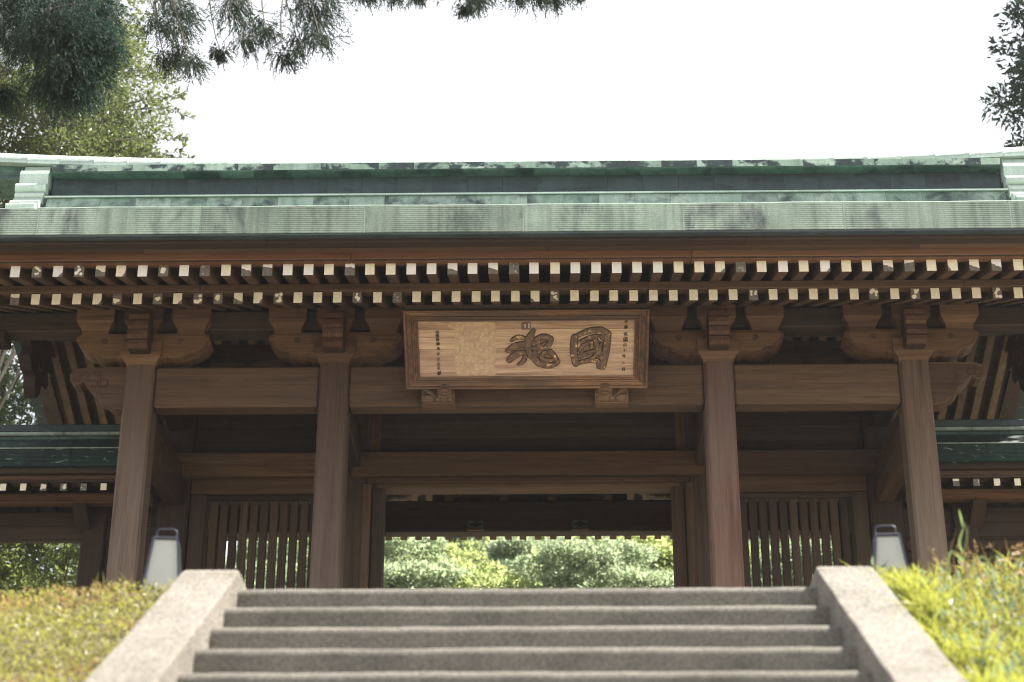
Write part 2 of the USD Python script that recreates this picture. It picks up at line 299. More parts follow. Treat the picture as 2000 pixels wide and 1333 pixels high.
# ------------------------------------------------------------------ stairs
st = Thing('stone_stairs', 'wide flight of grey pebble-dash stone steps climbing to the gate', 'stairs', (XS, SY - NST * TR / 2, BOT))
def step_mesh(i):
    y0, z0 = SY - i * TR, -i * RI
    r = 0.042
    prof = [(y0 + TR + 0.03, z0 - RI - 0.03), (y0 + 0.006, z0 - RI - 0.03), (y0 + 0.003, z0 - RI + 0.002)]
    for a in np.linspace(180, 90, 6): prof.append((y0 + r + r * math.cos(math.radians(a)), z0 - r + r * math.sin(math.radians(a))))
    prof.append((y0 + TR + 0.03, z0))
    prof = np.array(prof); n = 90
    xs = np.linspace(XS - W2 - 0.03, XS + W2 + 0.03, n)
    V = np.zeros((n, len(prof), 3)); V[..., 0] = xs[:, None]; V[..., 1] = prof[:, 0]; V[..., 2] = prof[:, 1]
    wob = (meshkit.fbm(np.stack([xs * 9, np.full(n, i * 3.3), np.zeros(n)], -1), 3) - .5) * 0.006
    wob2 = (meshkit.fbm(np.stack([xs * 1.1, np.full(n, i * 5.1), np.ones(n)], -1), 2) - .5) * 0.006
    V[:, 3:-1, 2] += (wob + wob2)[:, None]; V[:, -1, 2] += wob2
    V[:, 2:6, 1] -= wob[:, None] * 0.8
    k = len(prof); a, b = np.meshgrid(np.arange(n - 1), np.arange(k), indexing='ij')
    q = np.stack([a * k + b, a * k + (b + 1) % k, (a + 1) * k + (b + 1) % k, (a + 1) * k + b], -1).reshape(-1, 4)
    f = np.vstack([q[:, [0, 1, 2]], q[:, [0, 2, 3]]])
    return V.reshape(-1, 3), f[:, ::-1]
for i in range(NST):
    st.part('step', step_mesh(i), STEP, smooth=40)
# kerbs
def kerb(sx):
    xi, xo = XS + sx * W2, XS + sx * (W2 + 0.252)
    sl = RI / TR
    yb = SY - NST * TR - 0.25
    up_ = lambda y: 0.085 - sl * (-8.0 - y)
    t = Thing('stair_kerb', ('sloping pale stone kerb left of the steps, ending beside the left lantern' if sx < 0 else 'sloping pale stone kerb right of the steps, half overgrown by long yellow grass'), 'kerb', ((xi + xo) / 2, SY, -1.5))
    cuts = [-7.55, -8.31, -9.62, -11.0, -12.4, -13.7, yb]
    c = 0.018
    for k, (a, b) in enumerate(zip(cuts[:-1], cuts[1:])):
        a2, b2 = a - 0.002, b + 0.002
        if k == 0: top = [(a, 0.0), (-7.76, 0.062), (-7.82, 0.078), (-8.0, 0.088), (b2, up_(b2))]
        else: top = [(a2, up_(a2)), (b2, up_(b2))]
        low = [(b2, up_(b2) - 0.62), (a2, min(up_(a2), 0.0) - 0.5 if k == 0 else up_(a2) - 0.62)]
        prof = np.array(top + low)
        nt = len(top)
        rows = []
        for (dx, dz) in ((0, -c), (c * .3, -c * .3), (c, 0)):
            rows.append((dx, dz))
        cols = [(0.0, 'low')] + [(d, z) for d, z in rows] + [(0.252 - d, z) for d, z in rows[::-1]] + [(0.252, 'low')]
        n = 24
        ys = np.unique(np.concatenate([np.linspace(a if k == 0 else a2, b2, n), [p[0] for p in top]]))[::-1]
        tz = np.interp(-ys, [-p[0] for p in top], [p[1] for p in top])
        lz = np.interp(-ys, [-low[1][0], -low[0][0]], [low[1][1], low[0][1]])
        V = np.zeros((len(ys), len(cols), 3)); V[..., 1] = ys[:, None]
        wob = (meshkit.fbm(np.stack([np.full(len(ys), sx * 2.), ys * 7, np.zeros(len(ys))], -1), 3) - .5) * 0.012
        for j, (d, z) in enumerate(cols):
            V[:, j, 0] = xi + sx * d
            V[:, j, 2] = lz if z == 'low' else tz + z + wob
        m = len(cols); ii, jj = np.meshgrid(np.arange(len(ys) - 1), np.arange(m), indexing='ij')
        q = np.stack([ii * m + jj, ii * m + (jj + 1) % m, (ii + 1) * m + (jj + 1) % m, (ii + 1) * m + jj], -1).reshape(-1, 4)
        f = np.vstack([q[:, [0, 1, 2]], q[:, [0, 2, 3]]])
        caps = [[0, j, j + 1] for j in range(1, m - 1)]
        e = (len(ys) - 1) * m
        caps2 = [[e, e + j + 1, e + j] for j in range(1, m - 1)]
        f = np.vstack([f, caps, caps2])
        if sx > 0: f = f[:, ::-1]
        t.part('kerb_stone', (V.reshape(-1, 3), f), STONE, smooth=35)
kerb(-1); kerb(1)

# ------------------------------------------------------------------ the gate
G = Thing('shrine_gate', 'brown wooden shrine gate with green copper roof above the steps', 'gate', (0, 2.05, 0))
CX = [-3.628, -1.8, 1.8, 3.628]
NAMES = ['', '', '', '']
def column(cx, y0, w, top, mat, parent=G, name='column', label=None):
    c = 0.022
    h = w / 2
    P = [(cx - h + c, y0), (cx + h - c, y0), (cx + h, y0 + c), (cx + h, y0 + w - c), (cx + h - c, y0 + w), (cx - h + c, y0 + w), (cx - h, y0 + w - c), (cx - h, y0 + c)]
    return parent.part(name, extrude(P, 'z', 0.12, top), mat, label=label)
labs = ['brown front column left of the left lantern, weathered grey low down', 'front column left of the doorway', 'reddest front column, right of the doorway', 'front column behind the right lantern']
for i, cx in enumerate(CX):
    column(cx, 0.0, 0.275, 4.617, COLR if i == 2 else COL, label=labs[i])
    G.part('column_base', bx(cx - .24, cx + .24, -.1, .38, 0.0, 0.12, .02), STONE)
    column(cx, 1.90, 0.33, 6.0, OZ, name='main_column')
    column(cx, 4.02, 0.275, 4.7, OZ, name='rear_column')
# tie beams
TB0, TB1 = 4.195, 4.607
for a, b in ((CX[0] + .1375, CX[1] - .1375), (CX[1] + .1375, CX[2] - .1375), (CX[2] + .1375, CX[3] - .1375)):
    G.part('tie_beam', bx(a, b, 0.03, 0.25, TB0, TB1, .022), BX)
    G.part('rear_tie_beam', bx(a, b, 4.05, 4.26, 4.318, 4.69, .02), OX)
# carved beam noses beyond the outer columns
def nose_outline():
    px = [(245, 716), (165, 717), (147, 718), (136, 722), (130, 731), (132, 742), (139, 749), (150, 750), (157, 744), (166, 752), (176, 762), (186, 767), (188, 775), (196, 783), (206, 786), (211, 793), (224, 797), (245, 799)]
    return [((x - 272) * 0.00482 - 3.628 + .013, 4.607 - (y - 717) * 0.00528) for x, y in px]
no = nose_outline()
for sx in (-1, 1):
    pts = [(sx * (p[0]) , p[1]) for p in no]
    n_ = G.part('beam_nose', extrude(Polygon(pts), 'y', 0.045, 0.235), BX, label='carved scrolled beam end on the far %s of the gate' % ('left' if sx < 0 else 'right'))
    # raised field bounded by the carved line, so the groove is a true step
    inner = Polygon(pts).buffer(-0.024).buffer(0.004)
    cut = LineString([(sx * -4.33, 4.40), (sx * -4.2, 4.40)]).buffer(.03)
    G.part('raised_field', extrude(inner, 'y', 0.038, 0.05), BX, parent=n_)
    for (cx_, cz_, r0, turns) in ((-4.155, 4.515, .05, 1.1), (-3.975, 4.455, .062, 1.25), (-4.03, 4.54, .032, .9)):
        th = np.linspace(0, turns * 2 * math.pi, 26)
        rr = r0 * (1 - 0.55 * th / th[-1])
        G.part('carved_scroll', tube(np.stack([sx * (cx_ + rr * np.cos(th + 2)), np.full_like(th, 0.037), cz_ + rr * np.sin(th + 2)], 1), 0.0042, 5), OX, parent=n_)
# bracket sets
def taper_block(cx, cy, w0, w1, z0, z1, zm):
    """bearing block: vertical upper part, curved taper below"""
    P = []
    for z, w in ((z1, w1), (zm, w1)):
        P.append((z, w))
    for t in np.linspace(0, 1, 5)[1:]:
        P.append((zm + (z0 - zm) * t, w1 + (w0 - w1) * (1 - (1 - t) ** 1.8)))
    V = []
    for z, w in P: V += [(cx - w / 2, cy - w / 2, z), (cx + w / 2, cy - w / 2, z), (cx + w / 2, cy + w / 2, z), (cx - w / 2, cy + w / 2, z)]
    F = []
    for k in range(len(P) - 1):
        for j in range(4):
            a, b = k * 4 + j, k * 4 + (j + 1) % 4
            F += [(a, a + 4, b), (b, a + 4, b + 4)]
    e = (len(P) - 1) * 4
    F += [(0, 1, 2), (0, 2, 3), (e, e + 2, e + 1), (e, e + 3, e + 2)]
    return np.array(V), np.array(F)
def arm_outline(cx):
    h = [(0.0, 4.668), (0.20, 4.668), (0.225, 4.676), (0.245, 4.688), (0.30, 4.676), (0.36, 4.682), (0.42, 4.702), (0.445, 4.722), (0.455, 4.732), (0.51, 4.742), (0.565, 4.775), (0.60, 4.815), (0.612, 4.842), (0.632, 4.868), (0.628, 4.892), (0.60, 4.914), (0.57, 4.931)]
    L_ = [(cx + x, z) for x, z in h]; R_ = [(cx - x, z) for x, z in h[::-1]]
    return L_ + R_
for i, cx in enumerate(CX):
    for side, cy, fm in (('', 0.14, 1), ('rear_', 4.16, -1)):
        nm = lambda s: side + s
        dz = 0 if side == '' else 0.08
        G.part(nm('bearing_block'), [tuple(taper_block(cx, cy, 0.27, 0.385, 4.60 + dz, 4.828 + dz, 4.69 + dz))], MATS['bracket_wood_x'])
        ol = arm_outline(cx)
        a_ = G.part(nm('bracket_arm'), extrude([(x, z + dz) for x, z in ol], 'y', cy - 0.15, cy + 0.12), MATS['bracket_wood_x'] if side == '' else BX)
        if side == '':
            pl = Polygon(ol).buffer(-0.028)
            up_band = pl.intersection(sbox(cx - 1, 4.60, cx + 1, 4.925))
            G.part('raised_field', extrude(up_band.simplify(.002), 'y', -0.017, -0.005), MATS['bracket_wood_x'], parent=a_)
            for sx in (-1, 1):
                th = np.linspace(0, 2.6 * math.pi, 24); rr = 0.030 * (1 - .75 * th / th[-1])
                G.part('carved_scroll', tube(np.stack([cx + sx * (0.36 + rr * np.cos(th)), np.full_like(th, -0.018), 4.845 + rr * np.sin(th)], 1), 0.0045, 5), OX, parent=a_)
        for bxx in (cx - 0.455, cx, cx + 0.455):
            if bxx == cx and side == '': pass
            G.part(nm('small_block'), [tuple(taper_block(bxx, cy - .035, 0.25, 0.36, 4.928 + dz, 5.168 + dz, 5.045 + dz))], MATS['bracket_wood_x'] if side == '' else OX)
    # beam end poking towards the viewer above each bearing block
    segs = [(-0.235, 4.965, 5.045), (-0.258, 4.875, 4.965), (-0.25, 4.785, 4.875), (-0.22, 4.70, 4.785)]
    par = G.part('projecting_beam_end', bx(cx - .098, cx + .098, -0.17, 1.9, 4.70, 5.05, .01), OY)
    for y_, z0, z1 in segs:
        P = [(y_ + .02, z0), (y_, z0 + .03), (y_, z1 - .012), (y_ + .012, z1), (-0.168, z1), (-0.168, z0)]
        G.part('carved_step', extrude(P, 'x', cx - .094, cx + .094), RY, parent=par)
# purlins (keta) and inner beams
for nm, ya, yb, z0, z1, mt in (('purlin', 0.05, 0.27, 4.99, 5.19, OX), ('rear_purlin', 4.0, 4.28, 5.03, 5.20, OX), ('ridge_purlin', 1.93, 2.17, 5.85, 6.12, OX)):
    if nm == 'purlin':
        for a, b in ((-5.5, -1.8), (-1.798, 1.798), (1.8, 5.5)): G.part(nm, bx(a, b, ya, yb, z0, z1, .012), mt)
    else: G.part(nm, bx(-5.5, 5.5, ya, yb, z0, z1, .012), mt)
for cx in CX:
    outer = abs(cx) > 3
    G.part('cross_beam', bx(cx - .09, cx + .09, 0.27, 1.92, 3.89 if outer else 4.25, 4.30 if outer else 4.6, .012), BY if outer else OY)
    G.part('cross_beam', bx(cx - .09, cx + .09, 2.2, 4.03, 4.25, 4.6, .012), OY)
# bowed transoms between the bracket sets, just behind
for a, b in ((CX[0], CX[1]), (CX[2], CX[3])):
    for e, d in ((a + .55, 1), (b - .55, -1)):
        xs_ = np.linspace(0, .55, 10)
        topz = 4.90 - .22 * (xs_ / .55 - .2) ** 2
        pts = [(e + d * x, z) for x, z in zip(xs_, topz)] + [(e + d * x, z - .075) for x, z in zip(xs_[::-1], topz[::-1])]
        G.part('curved_brace', extrude(Polygon(pts).buffer(0), 'y', 0.55, 0.65), BX)
SLAT = wood('lattice_wood', 'z', (0.05, 0.033, 0.024), (0.12, 0.082, 0.06), 0.4, grey=(0.085, 0.06, 0.046))
# --- wall in the main column line
Y0 = 1.80
G.part('door_lintel', bx(-1.80, 1.80, 1.80, 1.895, 4.165, 4.425, .012), BX)
G.part('door_head', bx(-1.56, 1.56, 1.93, 2.17, 4.08, 4.40, .012), BX)
G.part('door_head_moulding', bx(-1.64, 1.64, 1.86, 1.928, 4.11, 4.163, .008), BX)
for sx in (-1, 1):
    dsc = trimesh.creation.cylinder(.078, .02, sections=28); v, f = arr(dsc)
    v = np.stack([v[:, 0] + sx * 1.80 + 0.005, 1.787 + v[:, 2], v[:, 1] + 4.328], 1)
    d_ = G.part('nail_cover', (v, f), METAL_GREEN)
    dsc = trimesh.creation.cylinder(.052, .02, sections=24); v, f = arr(dsc)
    v = np.stack([v[:, 0] + sx * 1.80 + 0.005, 1.778 + v[:, 2], v[:, 1] + 4.328], 1)
    G.part('boss', (v, f), METAL_GREEN, parent=d_)
    G.part('door_jamb', bx(min(sx * 1.475, sx * 1.598), max(sx * 1.475, sx * 1.598), 1.93, 2.215, 0.1, 4.078, .012), OZ if sx < 0 else BZ)
    G.part('jamb_post', bx(min(sx * 1.60, sx * 1.69), max(sx * 1.60, sx * 1.69), 1.875, 2.21, 0.1, 4.107, .012), BZ)
    # side bay
    a, b = sorted((sx * 1.97, sx * 3.46))
    G.part('side_lintel', bx(min(sx * 1.98, sx * 3.62), max(sx * 1.98, sx * 3.62), 1.80, 1.895, 4.165, 4.425, .012), BX)
    G.part('side_rail', bx(a, b, 1.93, 2.10, 4.022, 4.40, .012), BX)
    G.part('lattice_frame', bx(min(sx * 3.29, sx * 3.458), max(sx * 3.29, sx * 3.458), 1.94, 2.13, 0.5, 4.02, .012), OZ)
    G.part('lattice_frame', bx(min(sx * 1.97, sx * 2.03), max(sx * 1.97, sx * 2.03), 1.94, 2.13, 0.5, 4.02, .012), OZ)
    G.part('lattice_frame', bx(a, b, 1.965, 2.12, 3.965, 4.018, .01), OX)
    G.part('lattice_frame', bx(a, b, 1.94, 2.13, 0.3, 0.5, .012), OX)
    G.part('skirting_board', bx(a, b, 1.98, 2.08, 0.02, 0.298, .012), OX)
    # upper wall boards, horizontal planks
    zz = [4.43, 4.60, 4.775, 4.95]
    for z0, z1 in zip(zz[:-1], zz[1:]):
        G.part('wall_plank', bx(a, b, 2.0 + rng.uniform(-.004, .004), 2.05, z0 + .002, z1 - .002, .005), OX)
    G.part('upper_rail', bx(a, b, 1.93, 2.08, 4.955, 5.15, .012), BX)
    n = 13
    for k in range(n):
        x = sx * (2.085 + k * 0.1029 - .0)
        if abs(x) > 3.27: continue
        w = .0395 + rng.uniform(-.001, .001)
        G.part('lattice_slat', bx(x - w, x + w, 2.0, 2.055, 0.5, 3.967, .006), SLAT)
for z0, z1 in zip([4.43, 4.64, 4.85, 4.96][:-1], [4.43, 4.64, 4.85, 4.96][1:]):
    G.part('wall_plank', bx(-1.62, 1.62, 2.0 + rng.uniform(-.004, .004), 2.05, z0 + .002, z1 - .002, .005), OX)
G.part('upper_rail', bx(-1.64, 1.64, 1.93, 2.08, 4.962, 5.15, .012), BX)
for z0 in (5.152, 5.45): G.part('gable_board', bx(-3.46, 3.46, 2.03, 2.06, z0, z0 + .296, .005), OX)
for sx in (-1, 1):
    G.part('wall_stile', bx(min(sx * 1.53, sx * 1.638), max(sx * 1.53, sx * 1.638), 1.955, 2.0, 4.43, 4.95, .008), RZ)
# hardware plates on the rear beam
for x in (-.613, .573):
    h_ = G.part('metal_plate', bx(x - .088, x + .088, 4.028, 4.048, 4.345, 4.44, .004), METAL_GREY)
    pts = [(x + .07 * math.cos(t) * (0.55 + .45 * abs(math.cos(2 * t))), 4.392 + .035 * math.sin(t) * (0.55 + .45 * abs(math.cos(2 * t)))) for t in np.linspace(0, 2 * math.pi, 32, endpoint=False)]
    G.part('lozenge', extrude(Polygon(pts), 'y', 4.022, 4.03), GAP, parent=h_)
    G.part('plate_ledge', bx(x - .095, x + .095, 4.01, 4.048, 4.318, 4.342, .004), RX)
G.part('transom_board', bx(-1.12, 1.12, 4.20, 4.23, 4.692, 5.02, .004), OX)
# paired frog-leg struts above the rear beam
for x in (-.61, .58):
    sh = []
    for s in (-1, 1):
        c = smooth_curve([(0, 4.98), (s * .10, 4.96), (s * .17, 4.86), (s * .25, 4.80), (s * .31, 4.79), (s * .33, 4.74), (s * .30, 4.70)], 24)
        ln = LineString([(x + p[0], p[1]) for p in c]); sh.append(ln.buffer(.042))
    sh.append(sbox(x - .09, 4.92, x + .09, 5.03))
    G.part('frog_leg_strut', extrude(unary_union(sh).simplify(.003), 'y', 4.09, 4.17), MATS['lit_tone_wood'])
# --- rafters
UPX = [5.67804034e-06, -3.99175569e-04, 1.87501647e-01, -4.43824114]
LOX = [4.97330696e-06, -3.85967480e-04, 1.85445469e-01, -4.55592098]
UPS = 'owbwhbosogo' + 'rtooot' + 'oooohohgooooooooo' + 'bgooobo' + 'ohtolhhoh'
LOS = 'tooobwosbwsh' + 'bwooowog' + 'oooooo' + 'lwoooooo' + 'ooowoooo' + 'owowooowoooowo'
def end_poly(kind, w, h, R):
    """the paint left on a rafter end, in (x, z) about its centre"""
    full = sbox(-w / 2, -h / 2, w / 2, h / 2)
    j = lambda a: R.uniform(-a, a)
    if kind == 'o':
        if R.random() < .55: return full.buffer(-.0015)
        c = R.integers(0, 4); cx_, cz_ = (w / 2, -w / 2)[c % 2], (h / 2, -h / 2)[c // 2]
        return full.buffer(-.0015).difference(Point(cx_ + j(.006), cz_ + j(.006)).buffer(R.uniform(.004, .012), 4))
    def wiggle(p0, p1, n=7, a=.006):
        t = np.linspace(0, 1, n)
        return [(p0[0] + (p1[0] - p0[0]) * s + (j(a) if 0 < s < 1 else 0), p0[1] + (p1[1] - p0[1]) * s + (j(a) if 0 < s < 1 else 0)) for s in t]
    if kind in 'bl':
        e = wiggle((w / 2, -h * R.uniform(.0, .2)), (w * R.uniform(-.1, .2), -h / 2)); p = Polygon([(w / 2, h / 2), (-w / 2, h / 2), (-w / 2, -h / 2)] + e[::-1])
        if kind == 'l': p = Polygon([(-x, z) for x, z in p.exterior.coords])
    elif kind in 'hr':
        e = wiggle((-w / 2, h * R.uniform(.0, .15)), (w / 2, -h * R.uniform(.1, .35))); p = Polygon([(-w / 2, h / 2)] + e + [(w / 2, h / 2)])
    elif kind == 't':
        e = wiggle((-w / 2, h * R.uniform(.1, .3)), (w / 2, h * R.uniform(.1, .3))); p = Polygon([(-w / 2, h / 2)] + e + [(w / 2, h / 2)])
    elif kind == 's':
        p = Polygon([(j(.01) + .6 * w / 2 * math.cos(t) * R.uniform(.6, 1.1), j(.01) + .6 * h / 2 * math.sin(t) * R.uniform(.6, 1.1)) for t in np.linspace(0, 6.28, 9)[:-1]])
    elif kind == 'w':
        p = unary_union([Point(j(w * .3), j(h * .35)).buffer(R.uniform(.008, .018), 4) for _ in range(6)])
    else:
        p = unary_union([Point(j(w * .35), j(h * .4)).buffer(R.uniform(.002, .005), 3) for _ in range(5)])
    return p.buffer(0).intersection(full.buffer(-.001))
def rafter(name, x, y0, y1, zb, sl, w, h, kind, paint, mat, flip=1):
    """y0 is the outer end; zb the underside there; sl rise per metre inward"""
    x += rng.uniform(-.003, .003); zb += rng.uniform(-.002, .002)
    dy = y1 - y0; z1 = zb + sl * abs(dy)
    V = []
    c = .004
    for (yy, zz) in ((y0, zb), (y1, z1)):
        V += [(x - w / 2 + c, yy, zz), (x + w / 2 - c, yy, zz), (x + w / 2, yy, zz + c), (x + w / 2, yy, zz + h), (x - w / 2, yy, zz + h), (x - w / 2, yy, zz + c)]
    F = []
    for k in range(6): a, b = k, (k + 1) % 6; F += [(a, b, b + 6), (a, b + 6, a + 6)]
    F += [(0, k + 1, k) for k in range(1, 5)] + [(6, 6 + k, 7 + k) for k in range(1, 5)]
    F = np.array(F)
    if dy < 0: pass
    F = F if dy < 0 else F[:, ::-1]
    p = G.part(name, (np.array(V), F[:, ::-1] if True else F), mat)
    if kind:
        e = 1 if dy < 0 else -1
        if kind != 'o': G.part('worn_end', extrude(sbox(x - w / 2 + .001, zb + .002, x + w / 2 - .001, zb + h - .001), 'y', *sorted((y0 + e * .0005, y0 + e * .002))), END_GRAIN, parent=p)
        pg = end_poly(kind, w - .003, h - .003, rng)
        geoms = [g for g in getattr(pg, 'geoms', [pg]) if g.area > 2e-6]
        if geoms:
            m = arr([extrude(Polygon(g.exterior), 'y', 0, .003) for g in geoms])
            v = m[0]; v[:, 0] += x; v[:, 2] += zb + h / 2; v[:, 1] = y0 + e * (.002 + (v[:, 1]))
            G.part('painted_end', (v, m[1]), paint, parent=p)
SL_J, SL_H = 0.42, 0.313
for i in range(-6, 55):
    x = np.polyval(UPX, i)
    if abs(x) > 5.4: continue
    k = UPS[i % len(UPS)]
    rafter('flying_rafter', x, -1.5, -0.55, 4.786, SL_H, .088, .122, k, PAINT_C if rng.random() < .45 else PAINT_W, RY if rng.random() < .5 else BY)
for i in range(-6, 56):
    x = np.polyval(LOX, i)
    if abs(x) > 5.4: continue
    k = LOS[i % len(LOS)]
    rafter('base_rafter', x, -1.05, 2.02, 4.737, SL_J, .082, .110, k, PAINT_C, BY)
xr = np.arange(-5.17, 5.25, .1825)
for x in xr:
    rafter('rear_flying_rafter', x - .03, 5.60, 4.7, 4.728, SL_H, .082, .11, 'o', PAINT_C, MATS['red_wood_y'])
    rafter('rear_base_rafter', x - .03, 5.15, 2.08, 4.757, SL_J, .082, .11, None, PAINT_C, MATS['lit_tone_wood'])
# kioi, kayaoi, layered eave boards (front), rear fellows
def split_run(name, x0, x1, cuts, y0, y1, z0, z1, mat, c=.006, **k):
    e = [x0] + [q for q in cuts if x0 < q < x1] + [x1]
    for a, b in zip(e[:-1], e[1:]): G.part(name, bx(a + .001, b - .001, y0, y1, z0, z1, c), mat, **k)
split_run('eave_strip', -5.5, 5.5, (-2.9, 1.1, 3.9), -1.065, -0.95, 4.852, 4.925, BX)
split_run('eave_board', -5.5, 5.5, (-1.5, 1.45), -1.60, -1.45, 4.895, 5.0, MATS['eave_red_wood'])
split_run('eave_moulding', -5.5, 5.5, (-3.3, 0.2, 3.4), -1.70, -1.602, 4.952, 5.02, BX)
split_run('eave_moulding', -5.5, 5.5, (-2.2, 1.9), -1.82, -1.702, 4.944, 5.02, OX)
split_run('rear_eave_board', -5.5, 5.5, (-1.5, 1.45), 5.5, 5.68, 4.835, 4.93, RX)
split_run('rear_eave_strip', -5.5, 5.5, (0.4,), 5.06, 5.165, 4.868, 4.93, BX)
# roof deck boards seen between the rafters
def slab(y0, z0, y1, z1, t, x0, x1):
    return extrude([(y0, z0), (y1, z1), (y1, z1 + t), (y0, z0 + t)], 'x', x0, x1)
G.part('deck_board', slab(-1.59, 4.881 + .005, -0.5, 4.881 + .005 + .313 * 1.09, .03, -5.5, 5.5), OX)
G.part('deck_board', slab(-1.0, 4.875, 2.05, 4.875 + .42 * 3.05, .03, -5.5, 5.5), OX)
G.part('deck_board', slab(5.6, 4.85, 4.6, 4.85 + .313, .03, -5.5, 5.5), OX)
G.part('deck_board', slab(5.15, 4.875, 2.05, 4.875 + .42 * 3.1, .03, -5.5, 5.5), OX)
# roof body
ya = np.linspace(-1.86, 1.62, 14)
za = 5.25 + (7.18 - 5.25) * ((ya + 1.86) / 3.48) - .16 * np.sin(np.pi * (ya + 1.86) / 3.48)
topf = list(zip(ya, za)); topr = [(4.1 - y, z) for y, z in topf][::-1]
und = [(5.9, 5.0), (5.6, 5.02), (2.05, 6.30), (-1.6, 5.03), (-1.83, 5.03)]
G.part('roof', extrude(Polygon(topf + [(2.05, 7.3)] + topr + und), 'x', -5.55, 5.55), CU_BASE)
# ribbed copper eave panels with joints
js = [-5.56, -4.167, -2.763, -1.36, -0.002, 1.365, 2.736, 4.146, 5.56]
def fascia(x0, x1, sgn=1, yb=-1.9, z0=4.995, z1=5.247):
    nr = 13; P = []
    for k in range(nr):
        za_, zb_ = z0 + (z1 - z0) * k / nr, z0 + (z1 - z0) * (k + 1) / nr
        P += [(yb + .0065, za_ + .001), (yb, za_ + .005), (yb + .001, zb_ - .002)]
    P += [(yb + .085, z1), (yb + .085, z0)]
    return extrude(Polygon(P), 'x', x0, x1)
for a, b in zip(js[:-1], js[1:]):
    tilt = rng.uniform(-.002, .002)
    f_ = G.part('eave_panel', fascia(a + .002, b - .002, yb=-1.9 + tilt), CU_EAVE)
    G.part('joint_strip', bx(b - .008, b + .008, -1.905, -1.88, 4.99, 5.248, .003), CU_EAVE, parent=f_)
    v, f = fascia(a + .002, b - .002); v = v.copy(); v[:, 1] = 4.1 - v[:, 1] - .0; G.part('rear_eave_panel', (v, f[:, ::-1]), CU_EAVE)
G.part('drip_edge', bx(-5.56, 5.56, -1.895, -1.815, 4.975, 4.993, .004), CU_DARK)
bd = np.linspace(-5.5, 5.5, 80)
G.part('gutter_wire', tube(np.stack([bd, np.full(80, -1.90), 5.253 + .003 * np.sin(bd * 3)], 1), .0045, 6), CU_TOP)
# ridge: base course, dark recessed face, cove, stained cap course, roll
def courses(name, prof, x0, x1, step, ph, mat):
    xs_ = [x0] + list(np.arange(x0 + ph, x1 - .05, step)) + [x1]
    for a, b in zip(xs_[:-1], xs_[1:]):
        j = rng.uniform(-.002, .002)
        G.part(name, extrude(Polygon([(y + j, z) for y, z in prof]), 'x', a + .0012, b - .0012), mat)
RX0, RX1 = -5.20, 5.14
courses('ridge_base_panel', [(1.58, 7.05), (1.56, 7.16), (1.60, 7.300), (1.78, 7.330), (1.78, 7.05)], RX0, RX1, .385, .2, CU_BASE)
courses('ridge_ledge', [(1.575, 7.304), (1.575, 7.322), (1.80, 7.40), (1.80, 7.335)], RX0 - .03, RX1 + .03, 1.9, .9, CU_TOP)
courses('ridge_dark_panel', [(1.80, 7.38), (1.80, 7.648), (1.90, 7.648), (1.90, 7.38)], RX0 - .02, RX1 + .02, .385, .33, CU_DARK)
courses('ridge_cove', [(1.80, 7.650), (1.655, 7.650), (1.635, 7.668), (1.635, 7.70), (1.9, 7.70)], RX0, RX1, .385, .28, CU_GREEN)
courses('ridge_cap_panel', [(1.632, 7.655), (1.62, 7.728), (1.66, 7.738), (1.9, 7.738), (1.9, 7.70), (1.66, 7.70)], RX0, RX1, .385, .12, CU_CAP)
G.part('ridge_core', bx(RX0, RX1, 1.90, 2.45, 7.0, 7.74, .01), CU_DARK)
G.part('ridge_rear_face', bx(RX0, RX1, 2.452, 2.52, 7.0, 7.74, .01), CU_BASE)
def ridge_roll(x0, x1):
    n = 6; xs_ = np.linspace(x0, x1, n)
    prof = []
    for a in np.linspace(205, -25, 13): prof.append((2.03 + .30 * math.cos(math.radians(a)), 7.75 + .195 * max(math.sin(math.radians(a)), -.1)))
    prof = np.array(prof); k = len(prof)
    V = np.zeros((n, k, 3)); V[..., 0] = xs_[:, None]; V[..., 1] = prof[:, 0]; V[..., 2] = prof[:, 1]
    lift = 0.0078 * np.clip(np.abs(xs_) - 2.0, 0, None) ** 2
    V[..., 2] += lift[:, None]
    a, b = np.meshgrid(np.arange(n - 1), np.arange(k), indexing='ij')
    q = np.stack([a * k + b, a * k + (b + 1) % k, (a + 1) * k + (b + 1) % k, (a + 1) * k + b], -1).reshape(-1, 4)
    f = np.vstack([q[:, [0, 1, 2]], q[:, [0, 2, 3]], [[0, j + 1, j] for j in range(1, k - 1)], [[(n - 1) * k, (n - 1) * k + j, (n - 1) * k + j + 1] for j in range(1, k - 1)]])
    return V.reshape(-1, 3), f
rx = list(np.arange(-7.0, 7.01, .37))
for a, b in zip(rx[:-1], rx[1:]):
    G.part('ridge_roll', ridge_roll(a + .0015, b - .0015), CU_TOP, smooth=30)
    if abs(a + b) / 2 > 5.3:
        lf = 0.0078 * (abs(a + b) / 2 - 2.0) ** 2
        G.part('ridge_end_box', bx(a, b, 1.82, 2.3, 7.61 + lf * .6, 7.75 + lf, .01), CU_GREEN)
